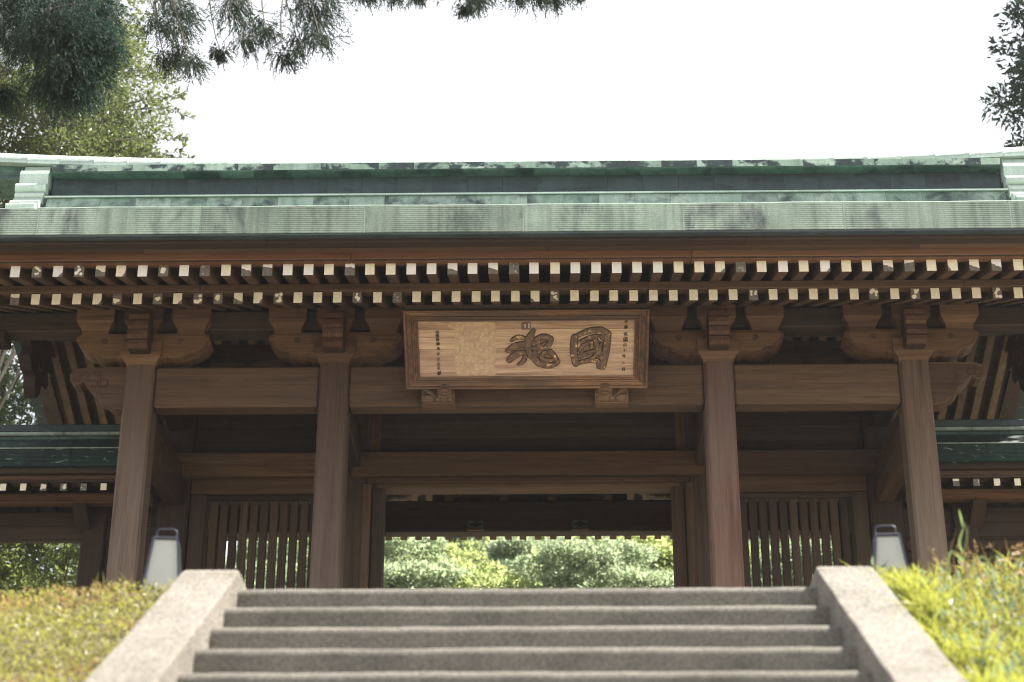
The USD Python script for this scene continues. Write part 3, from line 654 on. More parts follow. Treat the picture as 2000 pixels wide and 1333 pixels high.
# ridge rolls stepping down the gable edges
for sx in (-1, 1):
    xa, xb = sorted((sx * 5.245, sx * 5.56) if sx < 0 else (5.18, 5.50))
    vr = G.part('verge_ridge', extrude([(1.78, 7.0), (1.78, 7.80), (1.95, 7.86), (2.3, 7.86), (2.3, 7.0)], 'x', xa + .02, xb - .02), CU_TOP)
    G.part('verge_cap', extrude(Polygon([(1.70, 7.53), (1.68, 7.66), (1.70, 7.71), (1.78, 7.735), (1.9, 7.74), (1.9, 7.53)]), 'x', xa - .0, xb), CU_TOP, parent=vr)
    for k, (yc, zc, r_) in enumerate(((1.66, 7.452, .064), (1.63, 7.345, .043), (1.60, 7.262, .04), (1.50, 7.17, .05), (1.38, 7.07, .05))):
        cy = trimesh.creation.cylinder(r_, xb - xa + .02 * (k == 0), sections=22); v, f = arr(cy)
        v = np.stack([v[:, 2] + (xa + xb) / 2, v[:, 0] + yc, v[:, 1] + zc], 1)
        G.part('verge_roll', (v, f), CU_TOP, parent=vr, smooth=40)
# gables: barge boards and pendants
for sx in (-1, 1):
    xo = sx * 5.5
    a, b = sorted((xo - sx * .17, xo))
    G.part('barge_board', extrude([(2.05, 6.06), (5.75, 4.70), (5.75, 4.93), (2.05, 6.36)], 'x', a, b), OY)
    G.part('barge_board', extrude([(2.048, 6.06), (-1.75, 4.70), (-1.75, 4.93), (2.048, 6.36)], 'x', a, b), OY)
    a2, b2 = sorted((xo + sx * .002, xo + sx * .14))
    G.part('verge_edge', extrude([(2.05, 6.10), (5.95, 4.70), (5.95, 5.16), (2.05, 6.7)], 'x', a2, b2), CU_WING)
    G.part('verge_edge', extrude([(2.048, 6.10), (-1.85, 4.78), (-1.85, 5.16), (2.048, 6.7)], 'x', a2, b2), CU_WING)
    gx = [(0, 6.05), (.16, 6.02), (.30, 5.93), (.28, 5.84), (.20, 5.80), (.27, 5.72), (.25, 5.60), (.16, 5.58), (.20, 5.46), (.15, 5.36), (.07, 5.35), (.06, 5.24), (0, 5.14)]
    pg = [(2.05 + 1.9 * x, z) for x, z in gx] + [(2.05 - 1.9 * x, z) for x, z in gx[::-1][1:-1]]
    a3, b3 = sorted((xo - sx * .30, xo - sx * .18))
    gp = G.part('gable_pendant', extrude(Polygon(pg).buffer(0), 'x', a3, b3), OX)
    for zc in (5.85, 5.55):
        th = np.linspace(0, 2 * math.pi, 24)
        G.part('carved_scroll', tube(np.stack([np.full_like(th, a3 if sx > 0 else b3), 2.05 + .08 * np.cos(th), zc + .08 * np.sin(th)], 1), .012, 6), BX, parent=gp)
    # stepped purlin ends under the gable
    for yy, zz, ln in ((0.12, 4.99, .32),):
        for k in range(2):
            q0, q1 = sorted((sx * (5.5 - .55 + .16 * k), sx * (5.5 - .02)))
            G.part('stepped_bracket', bx(q0, q1, yy - .12 + .03 * k, yy + .12 - .03 * k, zz - .11 * (k + 1), zz - .11 * k - .003, .012), OX)

# ------------------------------------------------------------------ plaque
TILT = math.radians(33)
PO = np.array([0.008, -0.125, 4.300])         # middle of the bottom edge, back
uX = np.array([1.0, 0, 0]); vV = np.array([0, -math.sin(TILT), math.cos(TILT)]); wN = np.array([0, -math.cos(TILT), -math.sin(TILT)])
P = Thing('name_plaque', 'framed wooden name plaque with two large carved characters hung under the eave', 'plaque', PO)
def loc(u, v, w): return PO + np.multiply.outer(u, uX) + np.multiply.outer(v, vV) + np.multiply.outer(w, wN)
def lm(v): return PO + v[:, :1] * uX + v[:, 1:2] * vV + v[:, 2:3] * wN
HB, WB, WT = 0.735, 1.113, 1.132
FR = wood('plaque_frame_wood', 'x', (0.065, 0.034, 0.021), (0.30, 0.17, 0.105), 0.75, scale=1.5, grey=(0.075, 0.058, 0.048))
FRZ = wood('plaque_frame_upright', 'z', (0.055, 0.03, 0.02), (0.28, 0.155, 0.095), 0.75, scale=1.5, grey=(0.07, 0.055, 0.046))
PANEL = wood('plaque_panel_wood', 'x', (0.22, 0.125, 0.088), (0.62, 0.455, 0.33), 0.3, scale=2.0, grey=(0.50, 0.385, 0.275))
GILT = usdkit.material(stage, L('worn_gilt'), {'geo': ('geometry', {}), 'n': ('noise_texture', {'scale': 38.0, 'detail': 5.0, 'roughness': 0.7}), 'n2': ('noise_texture', {'scale': 11.0, 'detail': 3.0}),
    'mm': ('math', {'math_type': 'multiply_add', 'value2': 0.6}), 'r': ('rgb_ramp', {'ramp': [(0.70, (0.085, 0.046, 0.028)), (0.88, (0.16, 0.09, 0.05)), (0.93, (0.24, 0.14, 0.06)), (0.97, (0.62, 0.40, 0.14)), (1.0, (0.8, 0.55, 0.2))]}),
    'bp': ('bump', {'strength': 0.6, 'distance': 0.004}), 'p': ('principled_bsdf', {'roughness': 0.45})},
    [('geo.position', 'n.vector'), ('geo.position', 'n2.vector'), ('n2.fac', 'mm.value1'), ('n.fac', 'mm.value3'), ('mm.value', 'r.fac'), ('r.color', 'p.base_color'), ('n.fac', 'bp.height'), ('bp.normal', 'p.normal')], surface='p.BSDF')
INK = simple('ink', (0.012, 0.010, 0.010), 0.6)
INK_F = simple('faded_ink', (0.17, 0.12, 0.09), 0.7)
GROUND = simple('carved_ground_brown', (0.20, 0.12, 0.075), 0.7, 0, 0.35, 45, 0.3)
INK_F2 = simple('painted_recess_shade', (0.05, 0.03, 0.022), 0.8)  # shade of the carved recess, painted as a dark line round the strokes
RUB = simple('scraped_patch', (0.52, 0.375, 0.25), 0.8, 0, 0.22, 22)
PALE = simple('pale_paint_flecks', (0.66, 0.68, 0.55), 0.7, 0, 0.25, 30)
SEAL = simple('seal_red_brown', (0.17, 0.085, 0.07), 0.6, 0, 0.4, 40)
# frame rails: profile by inset t (0 outer .. 1 inner) and height w, mitred
prof = [(0, 0), (0, .052), (.06, .060), (.12, .060), (.20, .050), (.24, .032), (.55, .026), (.60, .040), (.68, .040), (.74, .022), (.86, .018), (.90, .027), (1.0, .027), (1.0, 0)]
IB, IT, IS = 0.112, 0.107, 0.132
outer = np.array([(-WB, 0), (WB, 0), (WT, HB), (-WT, HB)])
wi = lambda v: WB + (WT - WB) * v / HB - IS
inner = np.array([(-wi(IB), IB), (wi(IB), IB), (wi(HB - IT), HB - IT), (-wi(HB - IT), HB - IT)])
for k in range(4):
    a, b = k, (k + 1) % 4; V = []
    for t, w in prof:
        for c in (a, b):
            q = outer[c] * (1 - t) + inner[c] * t; V.append((q[0], q[1], w))
    V = np.array(V); n = len(prof); F = []
    for j in range(n):
        j2 = (j + 1) % n
        F += [(2 * j, 2 * j + 1, 2 * j2 + 1), (2 * j, 2 * j2 + 1, 2 * j2)]
    F += [(0, 2 * j, 2 * j + 2) for j in range(1, n - 1)] + [(1, 2 * j + 3, 2 * j + 1) for j in range(1, n - 1)]
    P.part('frame_rail' if k % 2 == 0 else 'frame_stile', (lm(V), np.array(F)[:, ::-1]), FR if k % 2 == 0 else FRZ)
hb = [0, .5, .845, 1.0]
IN0, IN1 = IB - .005, HB - IT + .005
for a, b in zip(hb[:-1], hb[1:]):
    v0, v1 = IN0 + (IN1 - IN0) * a, IN0 + (IN1 - IN0) * b
    v, f = bx(-wi(v0) - .004, wi(v1) + .004, v0 + .0008, v1 - .0008, -.004, .012 + rng.uniform(-.0008, .0008), .0012)
    P.part('panel_board', (lm(v), f), PANEL)
# mapping from traced picture coordinates on the panel (x 817..1238, y 625..732) to the panel
def pu(x): return (x - 1027.5) / (1238 - 817) * 2 * wi(.37)
def pv(y): return IB + (732 - y) / 107.0 * (HB - IT - IB)
def zoom(pts): return [(pu(960 + x / 6.667), pv(610 + y / 6.667)) for x, y in pts]
SC = 2 * wi(.37) / 421 / 6.667
def stroke(pts, w):
    c = smooth_curve(zoom(pts), 20) if len(pts) > 2 else np.array(zoom(pts))
    w = np.atleast_1d(w) * SC
    ws = np.interp(np.linspace(0, 1, len(c)), np.linspace(0, 1, len(w)), w)
    if len(c) == 2: c = np.stack([np.linspace(c[0][i], c[1][i], 8) for i in (0, 1)], 1); ws = np.interp(np.linspace(0, 1, 8), np.linspace(0, 1, len(w)), w)
    return unary_union([unary_union([Point(c[i]).buffer(ws[i] / 2, 8), Point(c[i + 1]).buffer(ws[i + 1] / 2, 8)]).convex_hull for i in range(len(c) - 1)])
guo = [[stroke([(1080, 320), (1068, 470), (1095, 650)], [86, 88, 78])],
       [stroke([(1120, 290), (1280, 232), (1430, 215)], [50, 70, 60]), stroke([(1430, 215), (1512, 270)], [60, 74]), stroke([(1512, 275), (1490, 470), (1440, 690)], [78, 88, 80])],
       [stroke([(1140, 372), (1260, 322), (1370, 292)], [30, 42, 38])],
       [stroke([(1135, 485), (1200, 415)], [34, 46]), stroke([(1200, 420), (1300, 385), (1290, 450)], [34, 44, 40])],
       [stroke([(1150, 560), (1230, 520), (1350, 490)], [62, 50, 34]), stroke([(1160, 555), (1175, 470)], [40, 40])],
       [stroke([(1345, 330), (1390, 470), (1440, 600)], [56, 66, 50]), stroke([(1430, 400), (1370, 520), (1290, 590)], [44, 46, 34])],
       [stroke([(1420, 300), (1445, 340)], [44, 34])],
       [stroke([(1130, 645), (1260, 612), (1390, 640), (1400, 690)], [44, 52, 54, 60])]]
hun = [[stroke([(255, 352), (330, 312), (425, 322)], [30, 56, 44])],
       [stroke([(205, 482), (290, 430), (415, 400)], [52, 84, 70])],
       [stroke([(230, 600), (290, 545), (400, 505)], [74, 84, 60])],
       [stroke([(345, 655), (420, 600), (425, 520)], [30, 60, 46])],
       [stroke([(545, 225), (490, 330), (475, 470), (520, 560)], [44, 100, 80, 70])],
       [stroke([(590, 330), (690, 302), (770, 335)], [60, 62, 66]), stroke([(770, 335), (735, 415), (640, 455)], [60, 58, 52])],
       [stroke([(600, 330), (610, 450)], [54, 46]), stroke([(500, 450), (600, 440), (700, 380)], [44, 46, 34])],
       [stroke([(560, 500), (575, 610), (660, 662), (780, 672), (860, 640)], [60, 80, 74, 66, 40])],
       [stroke([(700, 500), (655, 585), (720, 610), (800, 595)], [46, 58, 56, 40])],
       [stroke([(760, 500), (800, 540), (865, 625)], [66, 56, 40])]]
FILL_G = [[(1150, 400), (1260, 350), (1370, 320), (1470, 420), (1480, 600), (1400, 640), (1300, 590), (1150, 560)]]
FILL_H = [[(470, 330), (600, 310), (780, 310), (780, 370), (690, 440), (620, 500), (480, 500)], [(560, 520), (700, 490), (780, 510), (850, 640), (640, 660), (575, 600)], [(250, 440), (420, 400), (450, 520), (330, 560), (230, 590)]]
def raised(poly, h0, h1):
    """a carved stroke: sloping sides, flat top"""
    out = []
    for g in getattr(poly, 'geoms', [poly]):
        for q, a, b in ((g, h0, h1 - .006), (g.buffer(-.0035), h1 - .006, h1 - .002), (g.buffer(-.007), h1 - .002, h1)):
            for gg in getattr(q, 'geoms', [q]):
                if gg.is_empty or gg.area < 1e-6: continue
                v, f = extrude(gg.simplify(.0008), 'z', a, b); out.append((v, f))
    v, f = arr(out)
    return lm(v), f
for ch, lab in ((guo, 'large carved character 國 in worn gilt'), (hun, 'large carved character 魂 in worn gilt')):
    par = None
    edge = unary_union([unary_union(q) for q in ch]).buffer(.0055)
    ev, ef = arr([extrude(q.simplify(.001), 'z', .0105, .0165) for q in getattr(edge, 'geoms', [edge])])
    for i, s in enumerate(ch):
        m = raised(unary_union(s), .011, .030 + .004 * (i % 3))
        if par is None: par = P.part('carved_character', m, GILT, label=lab)
        else: P.part('stroke', m, GILT, parent=par)
    for poly in (FILL_G if ch is guo else FILL_H):
        P.part('carved_ground', raised(Polygon(zoom(poly)).buffer(.004), .010, .0150), GROUND, parent=par)
    P.part('shadow_line', (lm(ev), ef), INK_F2, parent=par)
v, f = bx(pu(1018.5), pu(1036), pv(642), pv(628), .010, .019, .002)
sl_ = P.part('seal', (lm(v), f), SEAL, label='small square carved seal')
for k in range(4):
    v, f = bx(pu(1020.5 + k * 3.8), pu(1022.3 + k * 3.8), pv(640 - (k % 2)), pv(630 + (k % 3)), .018, .0205, .0005); P.part('seal_mark', (lm(v), f), PALE if k % 2 else INK_F, parent=sl_)
# inscription columns
from PIL import Image, ImageDraw, ImageFont
FONT = ImageFont.truetype(glob.glob('/opt/blender-*/*/datafiles/fonts/Noto Sans CJK Regular.woff2')[0], 64)
def glyph(ch):
    im = Image.new('L', (96, 110)); ImageDraw.Draw(im).text((14, 4), ch, 255, FONT, stroke_width=1)
    a = np.pad(np.asarray(im) > 110, ((0, 0), (1, 1))).astype(np.int8); d = np.diff(a, axis=1)
    r, s0 = np.nonzero(d == 1); e = np.nonzero(d == -1)[1]
    g = unary_union([sbox(x0, -y - 1, x1, -y) for x0, x1, y in zip(s0, e, r)]).buffer(.6).buffer(-.5).simplify(.7)
    x0, y0, x1, y1 = g.bounds
    return g, ((x0 + x1) / 2, (y0 + y1) / 2), max(x1 - x0, y1 - y0)
from shapely import affinity
def inscription(text, xs_, ys_, size, mats):
    par = None
    for c, x, y, s, m in zip(text, xs_, ys_, size, mats):
        g, (cx_, cy_), ext = glyph(c); k = s / ext
        g = affinity.affine_transform(g, [k, -.12 * k, 0.22 * k, k, pu(x) - cx_ * k + .12 * k * cy_, pv(y) - cy_ * k - .22 * k * cx_])
        out = [extrude(q, 'z', .0125, .0145) for q in getattr(g, 'geoms', [g]) if q.area > 4e-7]
        v, f = arr(out)
        if par is None: par = P.part('inscription', (lm(v), f), m, label='column of small brushed characters reading ' + text)
        else: P.part('brushed_character', (lm(v), f), m, parent=par)
ty = 610 + np.array([120, 190, 280, 350, 420, 488, 560, 650, 735]) / 6.667
tx = 960 + np.array([1752, 1748, 1745, 1742, 1735, 1728, 1722, 1712, 1712]) / 6.667
inscription('中華民國四十年八月', tx, ty, np.array([7, 8, 8, 9, 6, 6.5, 7.5, 6, 7.5]) * .0047, [INK] * 9)
ty = 580 + np.array([240, 266, 292, 321, 355, 392, 432, 465, 492, 527]) / 3.636
tx = 750 + np.array([376, 376, 378, 380, 382, 380, 380, 381, 382, 386]) / 3.636
inscription('桃園縣縣長徐崇德敬獻', tx, ty, np.array([7.2, 7, 6.6, 7.2, 7, 7, 7.2, 7, 7, 8]) * .0047, [INK, INK, INK, INK, INK, INK_F, INK_F, INK_F, INK_F, INK])
# scraped patch with illegible pale flecks
R2 = np.random.default_rng(3)
ed = []
for y in np.linspace(640, 728, 16): ed.append((888 + R2.uniform(-2.5, 2.5), y))
for x in np.linspace(893, 963, 10): ed.append((x, 730 + R2.uniform(-1, .8)))
for y in np.linspace(728, 628, 14): ed.append((967 + R2.uniform(-2, 2), y))
ed += [(950, 626.5), (920, 626.8), (880, 626.5), (872, 634)]
pt = P.part('scraped_patch', (lambda m: (lm(m[0]), m[1]))(extrude(Polygon([(pu(x), pv(y)) for x, y in ed]).buffer(0), 'z', .0115, .0132)), RUB, label='orange scraped patch with pale illegible flecks')
fl = []
for c in range(8):
    for r in range(13):
        if R2.random() < .22: continue
        x, y = 892 + c * 9.6 + R2.uniform(-1, 1), 642 + r * 6.7 + R2.uniform(-1.5, 1.5)
        for _ in range(R2.integers(2, 6)):
            a = R2.uniform(0, math.pi); l_ = R2.uniform(.8, 2.4)
            ox, oy = R2.uniform(-2, 2), R2.uniform(-2, 2)
            ln = LineString([(pu(x + ox), pv(y + oy)), (pu(x + ox + l_ * math.cos(a)), pv(y + oy + l_ * math.sin(a)))]).buffer(.0016, 1)
            fl.append(extrude(ln, 'z', .0131, .0142))
v, f = arr(fl); P.part('paint_flecks', (lm(v), f), PALE, parent=pt, kind='stuff')
v, f = bx(-WT + .02, WT - .02, HB - .004, HB + .05, -.06, .02, .006); P.part('top_board', (lm(v), f), OX)
for x in (-.7, .7):
    v, f = bx(x - .03, x + .03, .05, HB - .05, -.05, -.005, .005); P.part('back_batten', (lm(v), f), OZ)

# carved lion brackets under the plaque
def ell(c, r, sub=2): 
    m = trimesh.creation.icosphere(sub); v, f = arr(m); return v * np.array(r) + np.array(c), f
def lion(x, d):
    t = Thing('carved_bracket', 'small carved guardian lion block under the %s end of the plaque' % ('left' if d > 0 else 'right'), 'bracket', (x, 0.03, 4.17))
    X = lambda a: x + d * a
    body = [bx(x - .155, x + .155, -.10, .028, 4.155, 4.305, .012), ell((X(.06), -.10, 4.225), (.085, .05, .06)), ell((X(-.09), -.095, 4.205), (.07, .05, .042)), ell((X(.11), -.12, 4.19), (.03, .035, .024)), ell((X(.0), -.12, 4.19), (.03, .035, .024)), ell((X(-.13), -.10, 4.19), (.025, .04, .03))]
    b_ = t.part('body', body, MATS['lion_wood'], smooth=50)
    h_ = t.part('head', [ell((X(.062), -.135, 4.275), (.072, .06, .064)), ell((X(.062), -.19, 4.255), (.042, .028, .026)), ell((X(.062), -.18, 4.222), (.036, .024, .014)), ell((X(.062), -.19, 4.285), (.012, .012, .018), 1), ell((X(.015), -.125, 4.325), (.016, .012, .02), 1), ell((X(.11), -.125, 4.325), (.016, .012, .02), 1)], MATS['lion_wood'], smooth=60)
    for s in (-1, 1):
        t.part('eye', ell((X(.062 + s * .022), -.178, 4.305), (.012, .01, .012), 1), MATS['lion_wood'], parent=h_, smooth=True)
    for k in range(6):
        a = k / 5
        c = smooth_curve([(X(-.01 - .01 * k), -.125, 4.20 + .012 * k), (X(-.06 - .012 * k), -.135, 4.235 + .012 * k), (X(-.11 - .006 * k), -.125, 4.255 + .012 * k), (X(-.145), -.115, 4.245 + .016 * k)], 12)
        t.part('mane_lock', tube(c, .013, 6, taper=.005), MATS['lion_wood'], parent=b_, smooth=60)
wood('lion_wood', 'x', (0.12, 0.072, 0.046), (0.26, 0.165, 0.11), 0.4)
lion(-.812, 1); lion(.792, -1)

# ------------------------------------------------------------------ side wings (roofed walls)
def wing(sx):
    lab = 'shaded roofed wing wall with green copper roof left of the gate, open below' if sx < 0 else 'roofed wing wall with green copper roof right of the gate, panelled below'
    Wg = Thing('roofed_wall', lab, 'wall', (sx * 6.3, 2.05, 0))
    x0, x1 = sorted((sx * 3.80, sx * 10.5))
    # roof body
    prof_ = [(1.22, 4.225), (1.45, 4.33), (1.72, 4.50), (1.9, 4.62), (2.2, 4.62), (2.38, 4.50), (2.65, 4.33), (2.88, 4.225), (2.8, 4.06), (2.05, 4.35), (1.3, 4.06)]
    Wg.part('roof', extrude(Polygon(prof_), 'x', x0, x1), CU_WING)
    Wg.part('ridge_cap', bx(x0, x1, 1.90, 2.20, 4.69, 4.79, .02), CU_DARK)
    Wg.part('ridge_ledge', bx(x0, x1, 1.86, 2.24, 4.648, 4.688, .01), CU_EAVE)
    Wg.part('ridge_face', bx(x0, x1, 1.88, 2.22, 4.5, 4.646, .01), CU_GREEN)
    xs_ = np.arange(min(abs(x0), abs(x1)), 10.6, .72)
    for a, b in zip(xs_[:-1], xs_[1:]):
        q0, q1 = sorted((sx * (a + .002), sx * (b - .002)))
        Wg.part('eave_panel', fascia(q0, q1, yb=1.18, z0=4.052, z1=4.235), CU_WING)
    Wg.part('eave_wire', bx(x0, x1, 1.176, 1.2, 4.236, 4.244, .002), CU_EAVE)
    for yy, z0, z1, mt in ((1.25, 4.0, 4.06, OX), (1.30, 3.945, 3.998, BX)):
        Wg.part('eave_board', bx(x0, x1, yy, 1.5, z0, z1, .006), mt)
    i = 0
    for x in np.arange(4.0, 10.4, .2):
        X_ = sx * (x + (.012 if sx > 0 else -.005))
        sl = .42; w, h = .066, .078; zb = 3.832; y0_, y1_ = 1.30, 2.03
        V = np.array([(X_ + a * w / 2, y, zb + sl * (y - y0_) + b * h) for y in (y0_, y1_) for a, b in ((-1, 0), (1, 0), (1, 1), (-1, 1))])
        p_ = Wg.part('rafter', hull(V), OY)
        k = ('oogwwo' if sx < 0 else 'htgbowo')[i % (6 if sx < 0 else 7)]; i += 1
        if k != 'o': Wg.part('worn_end', extrude(sbox(X_ - w / 2 + .001, zb + .001, X_ + w / 2 - .001, zb + h - .001), 'y', 1.298, 1.2995), END_GRAIN, parent=p_)
        pg = end_poly(k, w - .003, h - .003, rng)
        gs = [g for g in getattr(pg, 'geoms', [pg]) if g.area > 2e-6]
        if gs:
            v, f = arr([extrude(Polygon(g.exterior), 'y', 1.2945, 1.2975) for g in gs]); v = v.copy(); v[:, 0] += X_; v[:, 2] += zb + h / 2
            Wg.part('painted_end', (v, f), PAINT_C, parent=p_)
        V2 = V.copy(); V2[:, 1] = 4.1 - V2[:, 1]; Wg.part('rear_rafter', hull(V2), OY)
    Wg.part('deck_board', slab(1.28, 3.915, 2.05, 3.915 + .42 * .77, .02, x0, x1), OX)
    Wg.part('deck_board', slab(2.82, 3.915, 2.05, 3.915 + .42 * .77, .02, x0, x1), OX)
    Wg.part('eave_beam', bx(x0, x1, 1.66, 1.80, 3.835, 3.94, .01), RX)
    Wg.part('rear_eave_beam', bx(x0, x1, 2.30, 2.44, 3.835, 3.94, .01), OX)
    for z0, z1 in ((3.70, 3.86), (3.545, 3.698)):
        Wg.part('header_board', bx(x0, x1, 2.0, 2.09, z0, z1, .008), OX)
    for x in (4.42, 5.9, 7.6, 9.4):
        q0, q1 = sorted((sx * (x - .12), sx * (x + .12)))
        Wg.part('post', bx(q0, q1, 1.93, 2.17, 0.05, 3.98, .015), OZ)
        q0, q1 = sorted((sx * (x + .10) - .03 * 0 - .07, sx * (x + .10) + .07))
        Wg.part('bracket', hull([(q0, 1.66, 3.83), (q1, 1.66, 3.83), (q0, 1.66, 3.80), (q1, 1.66, 3.80), (q0, 1.95, 3.83), (q1, 1.95, 3.83), (q0, 1.95, 3.62), (q1, 1.95, 3.62)]), OY)
    if sx > 0:
        for z0, z1, yy in ((3.40, 3.50, 1.96), (3.18, 3.27, 1.97), (2.2, 2.32, 1.97)):
            Wg.part('rail', bx(x0, x1, yy, 2.08, z0, z1, .01), OX)
        for z0 in np.arange(0.2, 3.42, .22):
            Wg.part('wall_plank', bx(x0, x1, 2.02 + rng.uniform(-.004, .004), 2.06, z0, z0 + .2185, .003), OX)
        Wg.part('wall_plank', bx(x0, x1, 2.02, 2.06, 3.499, 3.546, .003), OX)
        for x in np.arange(4.75, 10.4, .62):
            Wg.part('stile', bx(x - .05, x + .05, 1.975, 2.02, .2, 3.4, .008), OZ)
    else:
        q0, q1 = sorted((sx * 3.8, sx * 4.31))
        for k in range(3): Wg.part('wall_plank', bx(q0 + k * .17 + .002, q0 + (k + 1) * .17 - .002, 2.02, 2.06, 0.05, 3.55, .006), OZ)
    return Wg
wing(-1); wing(1)

# ------------------------------------------------------------------ air
HAZE = usdkit.material(stage, L('pale_air'), {'v': ('principled_volume', {'color': (0.93, 0.95, 0.98), 'density': 0.00035, 'anisotropy': 0.35})}, [], volume='v.volume')
solo('haze', trimesh.creation.box(bounds=[[-310, -310, BOT - 1.2], [310, 310, 36]]), HAZE, 'pale air that softens the wooded slope behind the gate', 'haze', kind='stuff')

# ------------------------------------------------------------------ lanterns
FROST = usdkit.material(stage, L('frosted_panel'), {'d': ('principled_bsdf', {'base_color': (0.82, 0.82, 0.79), 'roughness': 0.3}), 't': ('translucent_bsdf', {'color': (0.62, 0.63, 0.60)}), 'm': ('mix_closure', {'fac': 0.45})},
                        [('d.BSDF', 'm.closure1'), ('t.BSDF', 'm.closure2')], surface='m.closure')
def lantern(x, y, label, rz):
    t = Thing('floor_lantern', label, 'lantern', (x, y, 0.0))
    c, s = math.cos(rz), math.sin(rz)
    def T(m):
        v, f = arr(m); v = np.array(v); return np.stack([x + v[:, 0] * c - v[:, 1] * s, y + v[:, 0] * s + v[:, 1] * c, v[:, 2]], 1), f
    b, tp, h = .089, .053, .352
    t.part('base', T(bx(-b, b, -b, b, 0.012, .04, .004)), DARK_METAL)
    t.part('top_plate', T(bx(-tp - .002, tp + .002, -tp - .002, tp + .002, h - .008, h + .003, .002)), DARK_METAL)
    def bar(p, q, r): 
        p, q = np.array(p), np.array(q)
        return hull([e + np.array([a, d, 0]) for e in (p, q) for a in (-r, r) for d in (-r, r)])
    for sx in (-1, 1):
        for sy in (-1, 1): t.part('corner_bar', T(bar((sx * b, sy * b, .03), (sx * tp, sy * tp, h), .0048)), DARK_METAL)
    for ax in range(4):
        a = ax * math.pi / 2
        bi, ti = b - .006, tp - .006
        V = np.array([(-b + .004, -bi, .04), (b - .004, -bi, .04), (tp - .004, -ti, h - .012), (-tp + .004, -ti, h - .012)])
        V = np.vstack([V, V + [0, .003, 0]])
        V = np.stack([V[:, 0] * math.cos(a) - V[:, 1] * math.sin(a), V[:, 0] * math.sin(a) + V[:, 1] * math.cos(a), V[:, 2]], 1)
        t.part('frosted_panel', T(hull(V)), FROST)
    hd = smooth_curve([(-.046, 0, h), (-.046, 0, h + .034), (-.042, 0, h + .050), (-.03, 0, h + .056), (0, 0, h + .057), (.03, 0, h + .056), (.042, 0, h + .050), (.046, 0, h + .034), (.046, 0, h)], 28)
    t.part('handle', T(tube(hd, .0034, 8)), DARK_METAL, smooth=True)
    t.part('inner_block', T(hull([(q * a, q2 * a, z) for a, z in ((.05, .04), (.022, .24)) for q in (-1, 1) for q2 in (-1, 1)])), simple('inner_block', (.7, .7, .66), .6) if 'inner_block' not in MATS else MATS['inner_block'])
lantern(-1.592, -7.60, 'frosted trapezoid floor lantern with handle beside the left stair kerb', 0.10)
lantern(1.722, -7.60, 'frosted trapezoid floor lantern half hidden in grass beside the right stair kerb', -0.06)

# ------------------------------------------------------------------ foliage helpers
def leaves(P_, D_, size, R, aspect=.38, fold=.25):
    """P_: base points, D_: unit directions; diamond leaves of two folded triangles each, vertices not shared"""
    n = len(P_)
    up_ = R.normal(size=(n, 3)); sd = np.cross(D_, up_); sd /= np.linalg.norm(sd, axis=1, keepdims=True) + 1e-9
    nn = np.cross(sd, D_)
    ln = (size * R.uniform(.65, 1.25, n))[:, None]
    mid = P_ + D_ * ln * .45
    V = np.stack([P_, mid + sd * ln * aspect * .5 + nn * ln * fold * .3, P_ + D_ * ln, mid - sd * ln * aspect * .5 + nn * ln * fold * .3], 1).reshape(-1, 3)
    b = np.arange(n) * 4
    return V, np.vstack([np.stack([b, b + 1, b + 2], 1), np.stack([b, b + 2, b + 3], 1)])
def unit(v): return v / (np.linalg.norm(v, axis=-1, keepdims=True) + 1e-9)
def crown_clumps(R, centre, rad, n, rc, shell=.55):
    """clump centres spread through an uneven crown"""
    d = unit(R.normal(size=(n, 3))); r = R.uniform(shell, 1, n) ** .6
    lump = .75 + .5 * meshkit.fbm(d * 1.7 + R.uniform(0, 50), 3)
    return centre + d * (r * lump)[:, None] * np.array(rad), rc * R.uniform(.6, 1.35, n)
def clump_leaves(R, C, rc, per, size, flat=.7, droop=-.1, **k):
    Ps, Ds = [], []
    for c, r in zip(C, rc):
        m = int(per * (r / np.mean(rc)) ** 2)
        d = unit(R.normal(size=(m, 3))); d[:, 2] = np.abs(d[:, 2]) * np.where(R.random(m) < .75, 1, -1)
        rr = r * R.uniform(.25, 1, m) ** .5
        Ps.append(c + d * rr[:, None] * [1, 1, flat]); Ds.append(unit(d + R.normal(size=(m, 3)) * .8 + [0, 0, droop]))
    return leaves(np.vstack(Ps), np.vstack(Ds), size, R, **k)
def limbs(R, base, top, r, C, count):
    ms = []
    mids = smooth_curve([base, base * .6 + top * .4 + R.normal(size=3) * .2, base * .25 + top * .75 + R.normal(size=3) * .2, top], 14)
    ms.append(tube(mids, r, 10, taper=r * .3))
    for c in C[R.permutation(len(C))[:count]]:
        k = R.integers(4, 13); s = mids[k]
        if s[2] > c[2] + .4: s = mids[4]
        m_ = (s + c) / 2 + R.normal(size=3) * .12 + [0, 0, .15]
        ms.append(tube(smooth_curve([s, m_, c], 8), r * .17, 6, taper=r * .03))
    return ms

